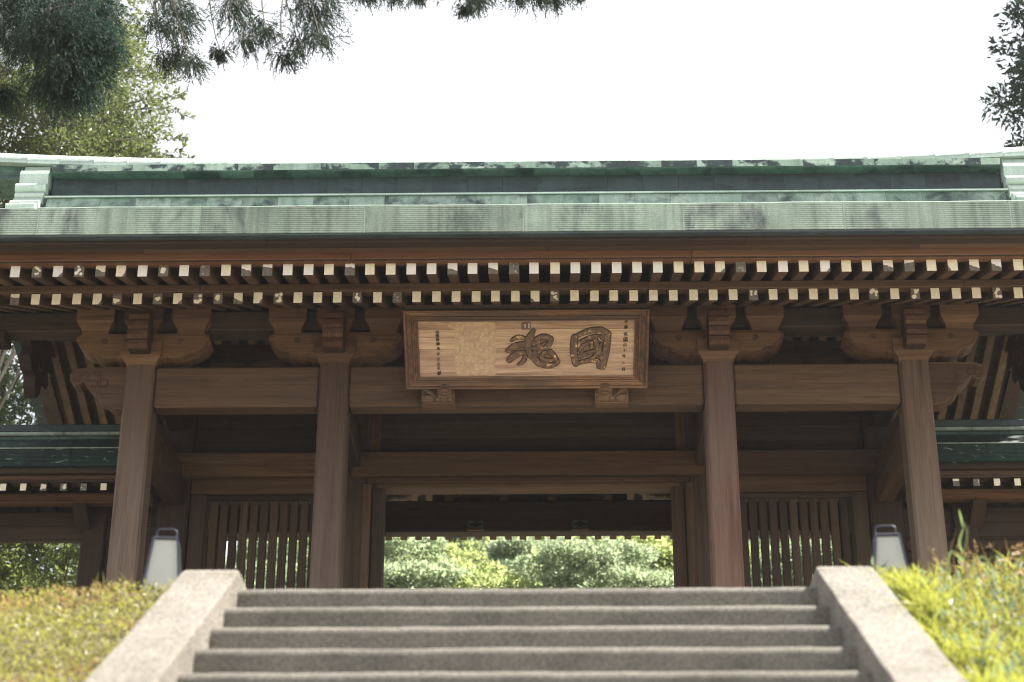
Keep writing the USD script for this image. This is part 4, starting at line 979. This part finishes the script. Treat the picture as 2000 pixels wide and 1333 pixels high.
LEAF_YEL = leaf('yellow_green_leaves', [(0.0, (0.10, 0.12, 0.045)), (0.3, (0.22, 0.23, 0.085)), (0.55, (0.40, 0.37, 0.14)), (0.74, (0.58, 0.48, 0.17)), (0.84, (0.76, 0.46, 0.08)), (1.0, (0.72, 0.35, 0.05))], .55, rough=.3)
LEAF_DARK = leaf('dark_needles', [(0.0, (0.018, 0.042, 0.030)), (0.5, (0.032, 0.064, 0.042)), (0.85, (0.05, 0.085, 0.046)), (1.0, (0.09, 0.11, 0.05))], .25, rough=.85)
LEAF_OLIVE = leaf('olive_needles', [(0.0, (0.03, 0.048, 0.03)), (0.5, (0.052, 0.068, 0.04)), (0.85, (0.085, 0.09, 0.05)), (1.0, (0.14, 0.115, 0.06))], .3, rough=.8)
LEAF_LOW = leaf('orange_tinted_leaves', [(0.0, (0.16, 0.19, 0.07)), (0.45, (0.30, 0.31, 0.11)), (0.75, (0.52, 0.44, 0.15)), (0.88, (0.70, 0.44, 0.09)), (1.0, (0.68, 0.32, 0.06))], .6, tcol=1.4)
LEAF_GREY = leaf('grey_green_leaves', [(0.0, (0.10, 0.13, 0.08)), (0.5, (0.19, 0.23, 0.14)), (0.85, (0.32, 0.35, 0.22)), (0.93, (0.5, 0.40, 0.14)), (1.0, (0.6, 0.42, 0.08))], .55)
LEAF_RIGHT = leaf('glossy_dark_leaves', [(0.0, (0.02, 0.04, 0.025)), (0.6, (0.035, 0.065, 0.035)), (0.93, (0.06, 0.085, 0.04)), (0.96, (0.4, 0.33, 0.12)), (1.0, (0.5, 0.42, 0.2))], .3)
LEAF_WOOD = leaf('woodland_leaves', [(0.0, (0.28, 0.32, 0.14)), (0.5, (0.46, 0.48, 0.22)), (0.85, (0.60, 0.58, 0.28)), (1.0, (0.68, 0.64, 0.36))], .65, tcol=1.5)
LEAF_WOOD3 = leaf('pale_woodland_leaves', [(0.0, (0.26, 0.31, 0.19)), (0.5, (0.42, 0.46, 0.28)), (1.0, (0.62, 0.61, 0.40))], .6, tcol=1.4)
LEAF_WOOD2 = leaf('darker_woodland_leaves', [(0.0, (0.16, 0.21, 0.12)), (0.6, (0.27, 0.33, 0.19)), (1.0, (0.44, 0.46, 0.26))], .6, tcol=1.4)

# ------------------------------------------------------------------ left broadleaf tree (behind the gate)
R = np.random.default_rng(11)
T = Thing('broadleaf_tree', 'large yellow-green leafy tree rising behind the left end of the roof', 'tree', (-9.2, 8.5, 0))
C, rcs = crown_clumps(R, np.array([-8.9, 8.5, 13.0]), (4.0, 3.2, 4.2), 340, .52, .3)
C2, rc2 = crown_clumps(R, np.array([-7.2, 8.3, 12.0]), (1.9, 2.2, 2.4), 70, .42, .3)
keep = C[:, 0] < -5.98 - .25 * np.clip(C[:, 2] - 12.5, 0, 3)
C, rcs = C[keep], rcs[keep]
C = np.vstack([C, C2]); rcs = np.concatenate([rcs, rc2])
T.part('trunk', limbs(R, np.array([-9.3, 8.6, -.2]), np.array([-9.0, 8.5, 12.5]), .32, C, 60), BARK_PALE, smooth=50)
T.part('crown', clump_leaves(R, C, rcs, 480, .085, .75, aspect=.40), LEAF_YEL)
# sprigs sticking out to the right of that crown
tw, Pl, Dl = [], [], []
for k, (x, z) in enumerate(((-5.45, 12.4), (-5.3, 12.1), (-5.15, 11.75), (-5.6, 13.2), (-5.7, 13.8), (-5.5, 12.8), (-5.35, 11.5))):
    s = np.array([x - 1.6, 8.3 + R.uniform(-.4, .4), z - .3]); e = np.array([x + R.uniform(-.1, .25), 8.3, z + R.uniform(-.1, .5)])
    cu = smooth_curve([s, (s + e) / 2 + [0, 0, .12], e], 12); tw.append(tube(cu, .016, 5, taper=.004))
    for q in range(3):
        a = cu[4 + 3 * q]; b_ = a + np.array([R.uniform(.1, .4), R.uniform(-.3, .3), R.uniform(-.25, .3)]); tw.append(tube(np.array([a, (a + b_) / 2, b_]), .006, 4, taper=.003))
        for u in np.linspace(.2, 1, 16): Pl.append(a + (b_ - a) * u); Dl.append(unit(b_ - a) + R.normal(size=3) * .8)
    for u in range(40): i = R.integers(3, 12); Pl.append(cu[i] + R.normal(size=3) * .03); Dl.append(np.array([.8, 0, .2]) + R.normal(size=3) * .8)
T.part('twig', tw, BARK_PALE); T.part('twig_leaves', leaves(np.array(Pl), unit(np.array(Dl)), .11, R, .4), LEAF_YEL)

# low growth seen under the left wing and past the left gable
def understorey(name, label, c, rad, n, per, size, mat, seed, trunk=True, h0=0):
    R = np.random.default_rng(seed)
    t = Thing(name, label, 'tree', (c[0], c[1], h0))
    C, rc_ = crown_clumps(R, np.array(c, float), rad, n, min(rad) * .22, .25)
    t.part('trunk', limbs(R, np.array([c[0], c[1], h0 - .2]), np.array([c[0] + .2, c[1], c[2] + rad[2] * .4]), .16, C, 24), BARK, smooth=50)
    t.part('crown', clump_leaves(R, C, rc_, per, size, .8), mat)
understorey('understorey_tree', 'grey-green feathery tree seen past the left gable and under the left wing', (-9.6, 13.5, 9.4), (4.8, 2.6, 4.6), 190, 330, .13, LEAF_GREY, 21)
understorey('understorey_tree', 'orange-tinted bushy tree seen through the opening under the left wing', (-7.6, 11.8, 5.6), (2.9, 1.8, 2.6), 120, 300, .11, LEAF_LOW, 22)

# ------------------------------------------------------------------ right tree
R = np.random.default_rng(31)
T = Thing('evergreen_tree', 'glossy dark evergreen tree with pale blossom at the right edge behind the roof', 'tree', (9.3, 7.5, 0))
C, rcs = crown_clumps(R, np.array([9.3, 7.5, 12.2]), (2.6, 2.6, 4.0), 130, .40, .3)
keep = (C[:, 0] > 7.1 + .35 * meshkit.fbm(C * .9, 2)); C, rcs = C[keep], rcs[keep]
T.part('trunk', limbs(R, np.array([9.4, 7.5, -.2]), np.array([9.2, 7.5, 12.4]), .24, C, 60), BARK, smooth=50)
T.part('crown', clump_leaves(R, C, rcs, 260, .125, .8, aspect=.40), LEAF_RIGHT)
tw, Pl, Dl = [], [], []
for z in np.arange(10.6, 15.6, .30):
    s = np.array([8.2, 7.2 + R.uniform(-.4, .4), z]); e = np.array([6.95 + R.uniform(-.15, .3), 7.2 + R.uniform(-.3, .3), z + R.uniform(-.45, .35)])
    cu = smooth_curve([s, (s + e) / 2 + [0, 0, .1], e], 10); tw.append(tube(cu, .014, 5, taper=.004))
    for q in range(110):
        i = R.integers(2, 10); Pl.append(cu[i] + R.normal(size=3) * [.05, .08, .07]); Dl.append(np.array([-.7, 0, .15]) + R.normal(size=3) * .8)
T.part('twig', tw, BARK); T.part('twig_leaves', leaves(np.array(Pl), unit(np.array(Dl)), .125, R, .38), LEAF_RIGHT)

R = np.random.default_rng(33)
T = Thing('evergreen_tree', 'unseen rounded evergreen tree added beyond the right edge to shade the right wing roof', 'tree', (10.2, 3.0, 0))  # unseen tree, added so its shade falls on the right wing roof
C, rcs = crown_clumps(R, np.array([10.1, 3.0, 9.6]), (2.5, 2.5, 3.0), 90, .5, .2)
T.part('trunk', limbs(R, np.array([10.2, 3.0, -.2]), np.array([10.1, 3.0, 11.0]), .24, C, 40), BARK, smooth=50)
T.part('crown', clump_leaves(R, C, rcs, 200, .15, .8, aspect=.40), LEAF_RIGHT)

# ------------------------------------------------------------------ hanging conifer (in front of the gate, trunk outside the frame to the left)
R = np.random.default_rng(41)
CT = np.array([-7.6, -3.2, 0.0])
T = Thing('hanging_conifer', 'dark feathery conifer whose branches hang in from the top left corner', 'tree', CT)
T.part('trunk', tube(smooth_curve([CT + [0, 0, -.4], CT + [.1, 0, 4], CT + [.05, .1, 8], CT + [0, 0, 13]], 16), .30, 12, taper=.08), BARK, smooth=50)
def sprays(R, tips, per, Lm, wid=.006, spread=.28):
    """each tip: a drooping tassel of thin branchlets set with needles"""
    V, F, o = [], [], 0
    for (c, r, ln) in tips:
        n = int(per * max(r, .08) / .18)
        st_ = c + R.normal(size=(n, 3)) * r * [.55, .55, .35]
        d = unit(R.normal(size=(n, 3)) * spread + (st_ - c) / r * .55 + [.25, 0, -.9])
        L_ = ln * .85 * R.uniform(.4, 1.2, n)
        K = 9
        for k in range(K):
            t = (k + R.uniform(.1, .9, n)) / K
            p = st_ + d * (L_ * t)[:, None] + np.stack([0 * t, 0 * t, -.12 * L_ * t ** 2], 1)
            for s in range(2):
                nd = unit(d * 1.0 + R.normal(size=(n, 3)) * .42); l_ = Lm * R.uniform(.6, 1.3, n) * (1.1 - .4 * t)
                sd = unit(np.cross(nd, R.normal(size=(n, 3))))
                a = p - sd * wid / 2; b_ = p + sd * wid / 2; e = p + nd * l_[:, None]; m = p + nd * (l_ * .55)[:, None]
                V.append(np.stack([a, b_, m + sd * wid * .55, e, m - sd * wid * .55], 1).reshape(-1, 3))
                i = o + np.arange(n) * 5; o += n * 5
                F.append(np.vstack([np.stack([i, i + 1, i + 2], 1), np.stack([i, i + 2, i + 4], 1), np.stack([i + 4, i + 2, i + 3], 1)]))
    return np.vstack(V), np.vstack(F)
# where the tassels hang: (x, z) at y about -4, radius, tassel length
def cu_(px, py, y=-4.0):   # measured on site: metres across and up for the hanging clumps
    X, Y = px - 1000.0, py - 666.5
    d = rt * X + up * (-Y) + fw * 3550.0
    return EYE + d * (y - EYE[1]) / d[1]
TIPS = {
 'near_branch': [((20, 30), .20, .3), ((70, 15), .20, .32), ((120, 30), .20, .3), ((170, 25), .17, .3), ((40, 80), .19, .28), ((95, 80), .20, .3), ((150, 90), .19, .3), ((190, 85), .12, .24), ((120, 140), .17, .28), ((170, 150), .14, .26), ((205, 118), .08, .18), ((130, 195), .11, .24), ((100, 180), .10, .2), ((160, 190), .08, .2), ((8, 200), .07, .2), ((192, 35), .12, .24)],
 'second_branch': [((330, 20), .20, .26), ((350, 70), .19, .26), ((345, 115), .16, .24), ((375, 140), .10, .18), ((320, 130), .12, .2), ((305, 60), .16, .24), ((360, 30), .16, .24)],
 'third_branch': [((450, 35), .15, .22), ((490, 60), .15, .22), ((520, 80), .11, .17), ((480, 95), .10, .17), ((430, 120), .08, .12), ((455, 10), .12, .2), ((590, 20), .16, .26), ((610, 60), .17, .26), ((580, 100), .14, .22), ((555, 128), .10, .15), ((630, 30), .14, .24), ((625, 90), .11, .18), ((640, -5), .14, .24)],
 'far_branch': [((710, 5), .09, .15), ((770, 5), .10, .14), ((815, 8), .09, .12), ((925, 15), .12, .15), ((905, 35), .06, .08), ((935, 5), .13, .18), ((1010, 5), .08, .15), ((1040, 8), .10, .16), ((1085, 10), .10, .16), ((1130, 0), .08, .12), ((975, -8), .10, .12), ((1065, -5), .1, .15), ((740, -10), .1, .15), ((850, -15), .1, .12)]}
for nm, tips in TIPS.items():
    y = {'near_branch': -5.2, 'second_branch': -4.0, 'third_branch': -3.6, 'far_branch': -3.4}[nm]
    tp = []
    for (q, r, ln) in tips:
        c = cu_(q[0], q[1] - 18, y + R.uniform(-.35, .35))
        tp.append((c, r * {'near_branch': .92, 'second_branch': .56}.get(nm, .72), ln * .9))
    big = max(tp, key=lambda t: t[0][0])[0]
    st0 = CT + [0, 0, 7.6 if nm != 'near_branch' else 6.2]
    hi = max(t[0][2] for t in tp)
    main = smooth_curve([st0, st0 * .5 + big * .5 + [0, 0, .7], np.array([big[0], big[1], hi + .25])], 20)
    ms = [tube(main, .05, 8, taper=.012)]
    for (c, r, ln) in tp:
        i = np.argmin(np.abs(main[:, 0] - (c[0] - .25))); s = main[i]
        ms.append(tube(smooth_curve([s, (s + c) / 2 + [0, 0, .08] + R.normal(size=3) * .04, c, c + [.02, 0, -r * .8]], 9), .011, 5, taper=.003))
        for _ in range(5):
            e = c + R.normal(size=3) * r * .7; ms.append(tube(np.array([c, (c + e) / 2 + R.normal(size=3) * .02, e]), .0045, 4, taper=.002))
    b_ = T.part(nm.split('_')[0] == 'x' and nm or 'branch', ms, BARK_PALE if nm != 'near_branch' else BARK)
    T.part('foliage', sprays(R, tp, 210 if nm == 'near_branch' else 170, .042 if nm == 'near_branch' else .034, .0042 if nm == 'near_branch' else .0038), LEAF_DARK if nm == 'near_branch' else LEAF_OLIVE, parent=b_)

# ------------------------------------------------------------------ woodland seen through the gate
def wood_tree(name, label, loc, h, rad, seed, mat, per, size, n, rc=.62):
    R = np.random.default_rng(seed)
    loc = np.array([loc[0], loc[1], loc[2] if len(loc) > 2 else 0.0])
    t = Thing(name, label, 'tree', loc, 'trees on the slope behind the gate')
    cz = h - rad[2] * .95
    C, rc_ = crown_clumps(R, loc + [0, 0, cz], rad, n, rc, .55)
    t.part('trunk', limbs(R, loc - [0, 0, .6], loc + [0, 0, cz + rad[2] * .3], .2, C, 20), BARK, smooth=50)
    t.part('crown', clump_leaves(R, C, rc_, per, size, .62, droop=.05, aspect=.55), mat)
    return t
ROWS = [('front row', 22.0, 9.35), ('second row', 26.0, 10.9), ('third row', 30.5, 12.6), ('fourth row', 36.0, 14.7), ('fifth row', 43.0, 17.6), ('top row', 52.0, 22.0)]
COLS = [('behind the far left lattice', -1.35), ('behind the left lattice', -.80), ('at the left of the doorway', -.36), ('in the middle of the doorway', .02), ('at the right of the doorway', .40), ('behind the right lattice', .84), ('behind the far right lattice', 1.35)]
KIND = [('bright yellow-green tree', LEAF_WOOD), ('mid green tree', LEAF_WOOD2), ('pale green tree', LEAF_WOOD3)]
first = {}
R = np.random.default_rng(77)
for i, (rn, y0, ztop) in enumerate(ROWS):
    for j, (cn, u) in enumerate(COLS):
        y = y0 + R.uniform(-1, 1); x = u * (y + 15.6) * .107 + R.uniform(-.4, .4) + (i % 2) * .9
        k = (i * 2 + j + (R.random() < .4)) % 3; sc = R.uniform(.9, 1.12)
        top = ztop + R.uniform(-.35, .35) * (1 + i * .25) + (.3 if j in (1, 4) else 0)
        lab_ = f'{KIND[k][0]} {cn}, {rn} on the slope'
        loc = (x, y, top - 8.0 * sc)
        if k not in first:
            first[k] = wood_tree('woodland_tree', lab_, loc, 8.0, (2.5, 2.3, 3.1), 100 + k, KIND[k][1], 620, .125, 110, .50); first[k].sc = 1.0
            UsdGeom.Xformable(stage.GetPrimAtPath(first[k].path)).AddRotateZOp().Set(0.0); UsdGeom.Xformable(stage.GetPrimAtPath(first[k].path)).AddScaleOp().Set(Gf.Vec3f(1, 1, 1))
            continue
        p_ = numbered('/World', 'woodland_tree'); xf = UsdGeom.Xform.Define(stage, p_); pr = xf.GetPrim()
        pr.GetReferences().AddInternalReference(first[k].path)
        pr.GetAttribute('xformOp:translate').Set(Gf.Vec3d(*loc)); pr.GetAttribute('xformOp:rotateZ').Set(float(R.uniform(0, 360))); pr.GetAttribute('xformOp:scale').Set(Gf.Vec3f(sc, sc, sc))
        keys(pr, lab_, 'tree', 'trees on the slope behind the gate'); pr.SetInstanceable(True)

# ------------------------------------------------------------------ grass on the banks
GR_L = leaf('yellowed_ground_cover', [(0.0, (0.27, 0.26, 0.08)), (0.35, (0.54, 0.48, 0.15)), (0.65, (0.74, 0.60, 0.22)), (0.83, (0.62, 0.43, 0.20)), (0.94, (0.40, 0.22, 0.12)), (1.0, (0.3, 0.15, 0.09))], .45)
GR_R = leaf('yellow_long_grass', [(0.0, (0.26, 0.27, 0.07)), (0.25, (0.52, 0.48, 0.09)), (0.65, (0.74, 0.60, 0.11)), (0.85, (0.66, 0.42, 0.09)), (0.93, (0.45, 0.27, 0.10)), (1.0, (0.70, 0.68, 0.54))], .5)
GR_S = leaf('silvery_green_leaves', [(0.0, (0.20, 0.26, 0.16)), (0.6, (0.33, 0.40, 0.26)), (1.0, (0.62, 0.63, 0.52))], .35)
def blades(P_, h, w, R, lean=.5, seg=3, ang=None):
    n = len(P_); a = R.uniform(0, 2 * math.pi, n) if ang is None else R.normal(ang, 1.05, n); d = np.stack([np.cos(a), np.sin(a), 0 * a], 1); s = np.stack([-np.sin(a), np.cos(a), 0 * a], 1)
    H = h * R.uniform(.5, 1.3, n); le = lean * R.uniform(.3, 1.4, n); V = []
    for k in range(seg + 1):
        t = k / seg; c = P_ + d * (H * le * t ** 1.8)[:, None] + np.stack([0 * H, 0 * H, H * t * (1 - .35 * le * t)], 1)
        ww = w * (1 - t ** 1.5) * .5 + .0003
        V += [c - s * ww, c + s * ww]
    V = np.stack(V, 1); m = 2 * (seg + 1); b = np.arange(n) * m; F = []
    for k in range(seg): F += [np.stack([b + 2 * k, b + 2 * k + 1, b + 2 * k + 3], 1), np.stack([b + 2 * k, b + 2 * k + 3, b + 2 * k + 2], 1)]
    return V.reshape(-1, 3), np.vstack(F)
def bank_points(R, sx, n, u0, u1, y0, y1, seed, over=0.0):
    u = R.uniform(u0, u1, n); y = R.uniform(y0, y1, n)
    x = XS + sx * (W2 + .25 - over + u)
    return np.stack([x, y, bankz(x, y, seed) - .01], 1)
R = np.random.default_rng(51)
pl = bank_points(R, -1, 38000, 0, 2.9, -10.3, -7.25, 3)
lv = leaves(pl + R.uniform(0, 1, (len(pl), 1)) * [0, 0, .055], unit(R.normal(size=(len(pl), 3)) * [1, 1, .5] + [0, 0, .55]), .026, R, .5)
bl = blades(bank_points(R, -1, 9000, 0, 2.9, -10.3, -7.25, 3), .06, .0045, R, .7)
bt = blades(bank_points(R, -1, 420, -.02, 1.9, -8.0, -7.5, 3), .105, .005, R, .6)
be = blades(bank_points(R, -1, 900, .0, .10, -10.2, -7.6, 3) + [0, 0, .02], .085, .007, R, 1.1, ang=0.0)
far = blades(bank_points(R, -1, 9000, 2.9, 9, -13.5, -7.25, 3), .07, .008, R, .7)
farR = blades(bank_points(R, -1, 7000, 0, 2.9, -14, -10.3, 3), .07, .006, R, .7)
def split(m, k):       # leaves of K vertices each: those on dry patches, and the rest
    v, f = m; q = v.reshape(-1, k, 3)[:, 0]
    dry = meshkit.fbm(q * [2.6, 2.6, 2.6], 3, seed=4) + np.random.default_rng(5).uniform(-.10, .10, len(q)) > .56
    fk = dry[f[:, 0] // k]
    def pick(sel):
        keepv = np.repeat(sel, k); idx = np.cumsum(keepv) - 1; ff = f[np.repeat(sel, 1)[f[:, 0] // k]]
        return v[keepv], idx[ff]
    return pick(~dry), pick(dry)
(lv, lv_d), (bl, bl_d) = split(lv, 4), split(bl, 8)
GR_D = leaf('dry_bank_grass', [(0.0, (0.30, 0.20, 0.10)), (0.5, (0.48, 0.36, 0.18)), (0.85, (0.60, 0.50, 0.27)), (1.0, (0.40, 0.38, 0.14))], .4)
solo('dry_grass', [lv_d, bl_d], GR_D, 'brownish dried patches in the left bank turf', 'grass', kind='stuff')
solo('ground_cover', [lv, bl, bt, be, far, farR], GR_L, 'short yellowed ground cover and grass on the left bank', 'grass', kind='stuff')
R = np.random.default_rng(52)
b1 = blades(bank_points(R, 1, 12000, 0, 2.9, -10.3, -7.3, 9, .02), .11, .008, R, .8)
b2 = blades(bank_points(R, 1, 1700, 0, 2.9, -10.3, -7.3, 9, .02), .15, .014, R, .75)
pl = bank_points(R, 1, 5000, 0, 2.9, -10.3, -7.3, 9)
lv = leaves(pl + R.uniform(0, 1, (len(pl), 1)) * [0, 0, .09], unit(R.normal(size=(len(pl), 3)) + [0, 0, .4]), .045, R, .35)
bf = blades(bank_points(R, 1, 9000, 2.9, 9, -13.5, -7.25, 9), .12, .009, R, .8)
bf2 = blades(bank_points(R, 1, 7000, 0, 2.9, -14, -10.3, 9), .12, .007, R, .8)
ep = bank_points(R, 1, 2600, .0, .20, -10.2, -7.95, 9, .0) + [0, 0, .02]
ep = ep[meshkit.fbm(ep * [4, 4, 4], 2, seed=8) + R.uniform(-.15, .15, len(ep)) > .47]
eg = blades(ep, .15, .010, R, 1.0, seg=4, ang=math.pi)
el = leaves(ep[::2] + R.normal(size=(len(ep[::2]), 3)) * [.03, .03, .02] + [-.04, 0, .07], unit(R.normal(size=(len(ep[::2]), 3)) + [-.6, 0, .3]), .055, R, .32)
solo('long_grass', [b1, b2, bf, bf2, eg, el, lv], GR_R, 'long yellow sunlit grass spilling over the right bank', 'grass', kind='stuff')
dr = blades(bank_points(R, 1, 420, .25, 2.2, -8.6, -7.5, 9), .21, .0035, R, .35)
sd = bank_points(R, 1, 160, .3, 2.0, -8.5, -7.5, 9) + [0, 0, .17]
sd = leaves(np.repeat(sd, 6, 0) + R.normal(size=(960, 3)) * .010, unit(R.normal(size=(960, 3)) * .6 + [0, 0, 1]), .022, R, .35)
solo('dry_stalks', [dr, sd], GR_D, 'thin brown seed stalks standing above the right bank grass', 'weeds', kind='stuff')
pl = bank_points(R, 1, 2600, .0, 1.9, -10.2, -7.4, 9)
solo('silvery_weeds', leaves(pl + R.uniform(0, 1, (len(pl), 1)) * [0, 0, .12], unit(R.normal(size=(len(pl), 3)) + [0, -.2, .6]), .055, R, .34), GR_S, 'silvery green weed leaves mixed into the right bank grass', 'weeds', kind='stuff')
# tall weed against the right front column
R = np.random.default_rng(53)
T = Thing('tall_weed', 'tall green weed with drooping blade leaves rising before the far right column', 'plant', (2.02, -7.85, 0.02))
b0 = np.array([2.02, -7.85, -0.07])
stem = smooth_curve([b0, b0 + [.005, 0, .14], b0 + [-.01, 0, .26], b0 + [.012, 0, .36], b0 + [.0, 0, .41]], 16)
GR_W = leaf('weed_blades', [(0, (.20, .26, .10)), (.5, (.33, .38, .16)), (1, (.55, .50, .10))], .45)
T.part('stem', tube(stem, .0055, 6, taper=.003), GR_W, smooth=True)
def strap(pts, w):
    c = smooth_curve(pts, 14); t = unit(np.gradient(c, axis=0)); s = unit(np.cross(t, [0.25, 1.0, .1]))
    ww = w * np.sin(np.linspace(.25, math.pi, 14)) ** .7 * .5
    ww = ww * .62
    V = np.stack([c - s * ww[:, None], c + s * ww[:, None] + [0, .004, 0]], 1).reshape(-1, 3)
    i = np.arange(13) * 2; return V, np.vstack([np.stack([i, i + 1, i + 3], 1), np.stack([i, i + 3, i + 2], 1)])
for pts, w in (([(0, 0, .17), (-.03, 0, .25), (-.065, -.01, .27), (-.085, -.01, .22), (-.08, -.01, .16)], .026), ([(0, 0, .15), (.03, 0, .22), (.07, -.01, .245), (.10, -.01, .20), (.115, -.01, .15)], .024),
               ([(0, 0, .10), (-.03, -.01, .16), (-.055, -.02, .16), (-.075, -.02, .09)], .028), ([(0, 0, .06), (.05, -.01, .11), (.10, -.02, .14), (.135, -.02, .15)], .024), ([(0, 0, .26), (-.025, 0, .31), (-.01, 0, .36), (.005, 0, .40)], .018), ([(0, 0, .38), (-.006, 0, .43), (-.012, 0, .47)], .014), ([(0, 0, .03), (-.05, -.02, .08), (-.10, -.03, .06)], .024)):
    T.part('leaf', strap([b0 + np.array(p) for p in pts], w), GR_W)
# a few white daisies
PETAL = simple('white_petals', (.8, .8, .76), .6); DISC = simple('orange_disc', (.62, .25, .03), .7)
for k, (px, py, lb) in enumerate(((1958, 1096, 'white daisy with orange centre near the right edge of the bank'), (1985, 1082, 'white daisy at the extreme right edge of the bank'), (1992, 1120, 'lower white daisy at the right edge of the bank'))):
    c = cu_(px, py, -8.25)
    t = Thing('daisy', lb, 'flower', (c[0], c[1], c[2] - .2))
    t.part('stem', tube(smooth_curve([c - [.01, 0, .22], c - [0, 0, .1], c], 8), .002, 5), GR_W)
    pe = []
    for a in np.linspace(0, 2 * math.pi, 9)[:-1]:
        e = c + np.array([math.cos(a) * .024, math.sin(a) * .018, .004 - .006 * (a % 1)])
        pe.append(hull([c + [0, 0, -.001], c + (e - c) * .6 + [math.sin(a) * .006, -math.cos(a) * .006, 0], c + (e - c) * .6 - [math.sin(a) * .006, -math.cos(a) * .006, 0], e, c + (e - c) * .6 + [0, 0, .003]]))
    for p_ in pe: t.part('petal', p_, PETAL)
    t.part('centre', ell(c + [0, 0, .003], (.009, .009, .006), 1), DISC, smooth=True)
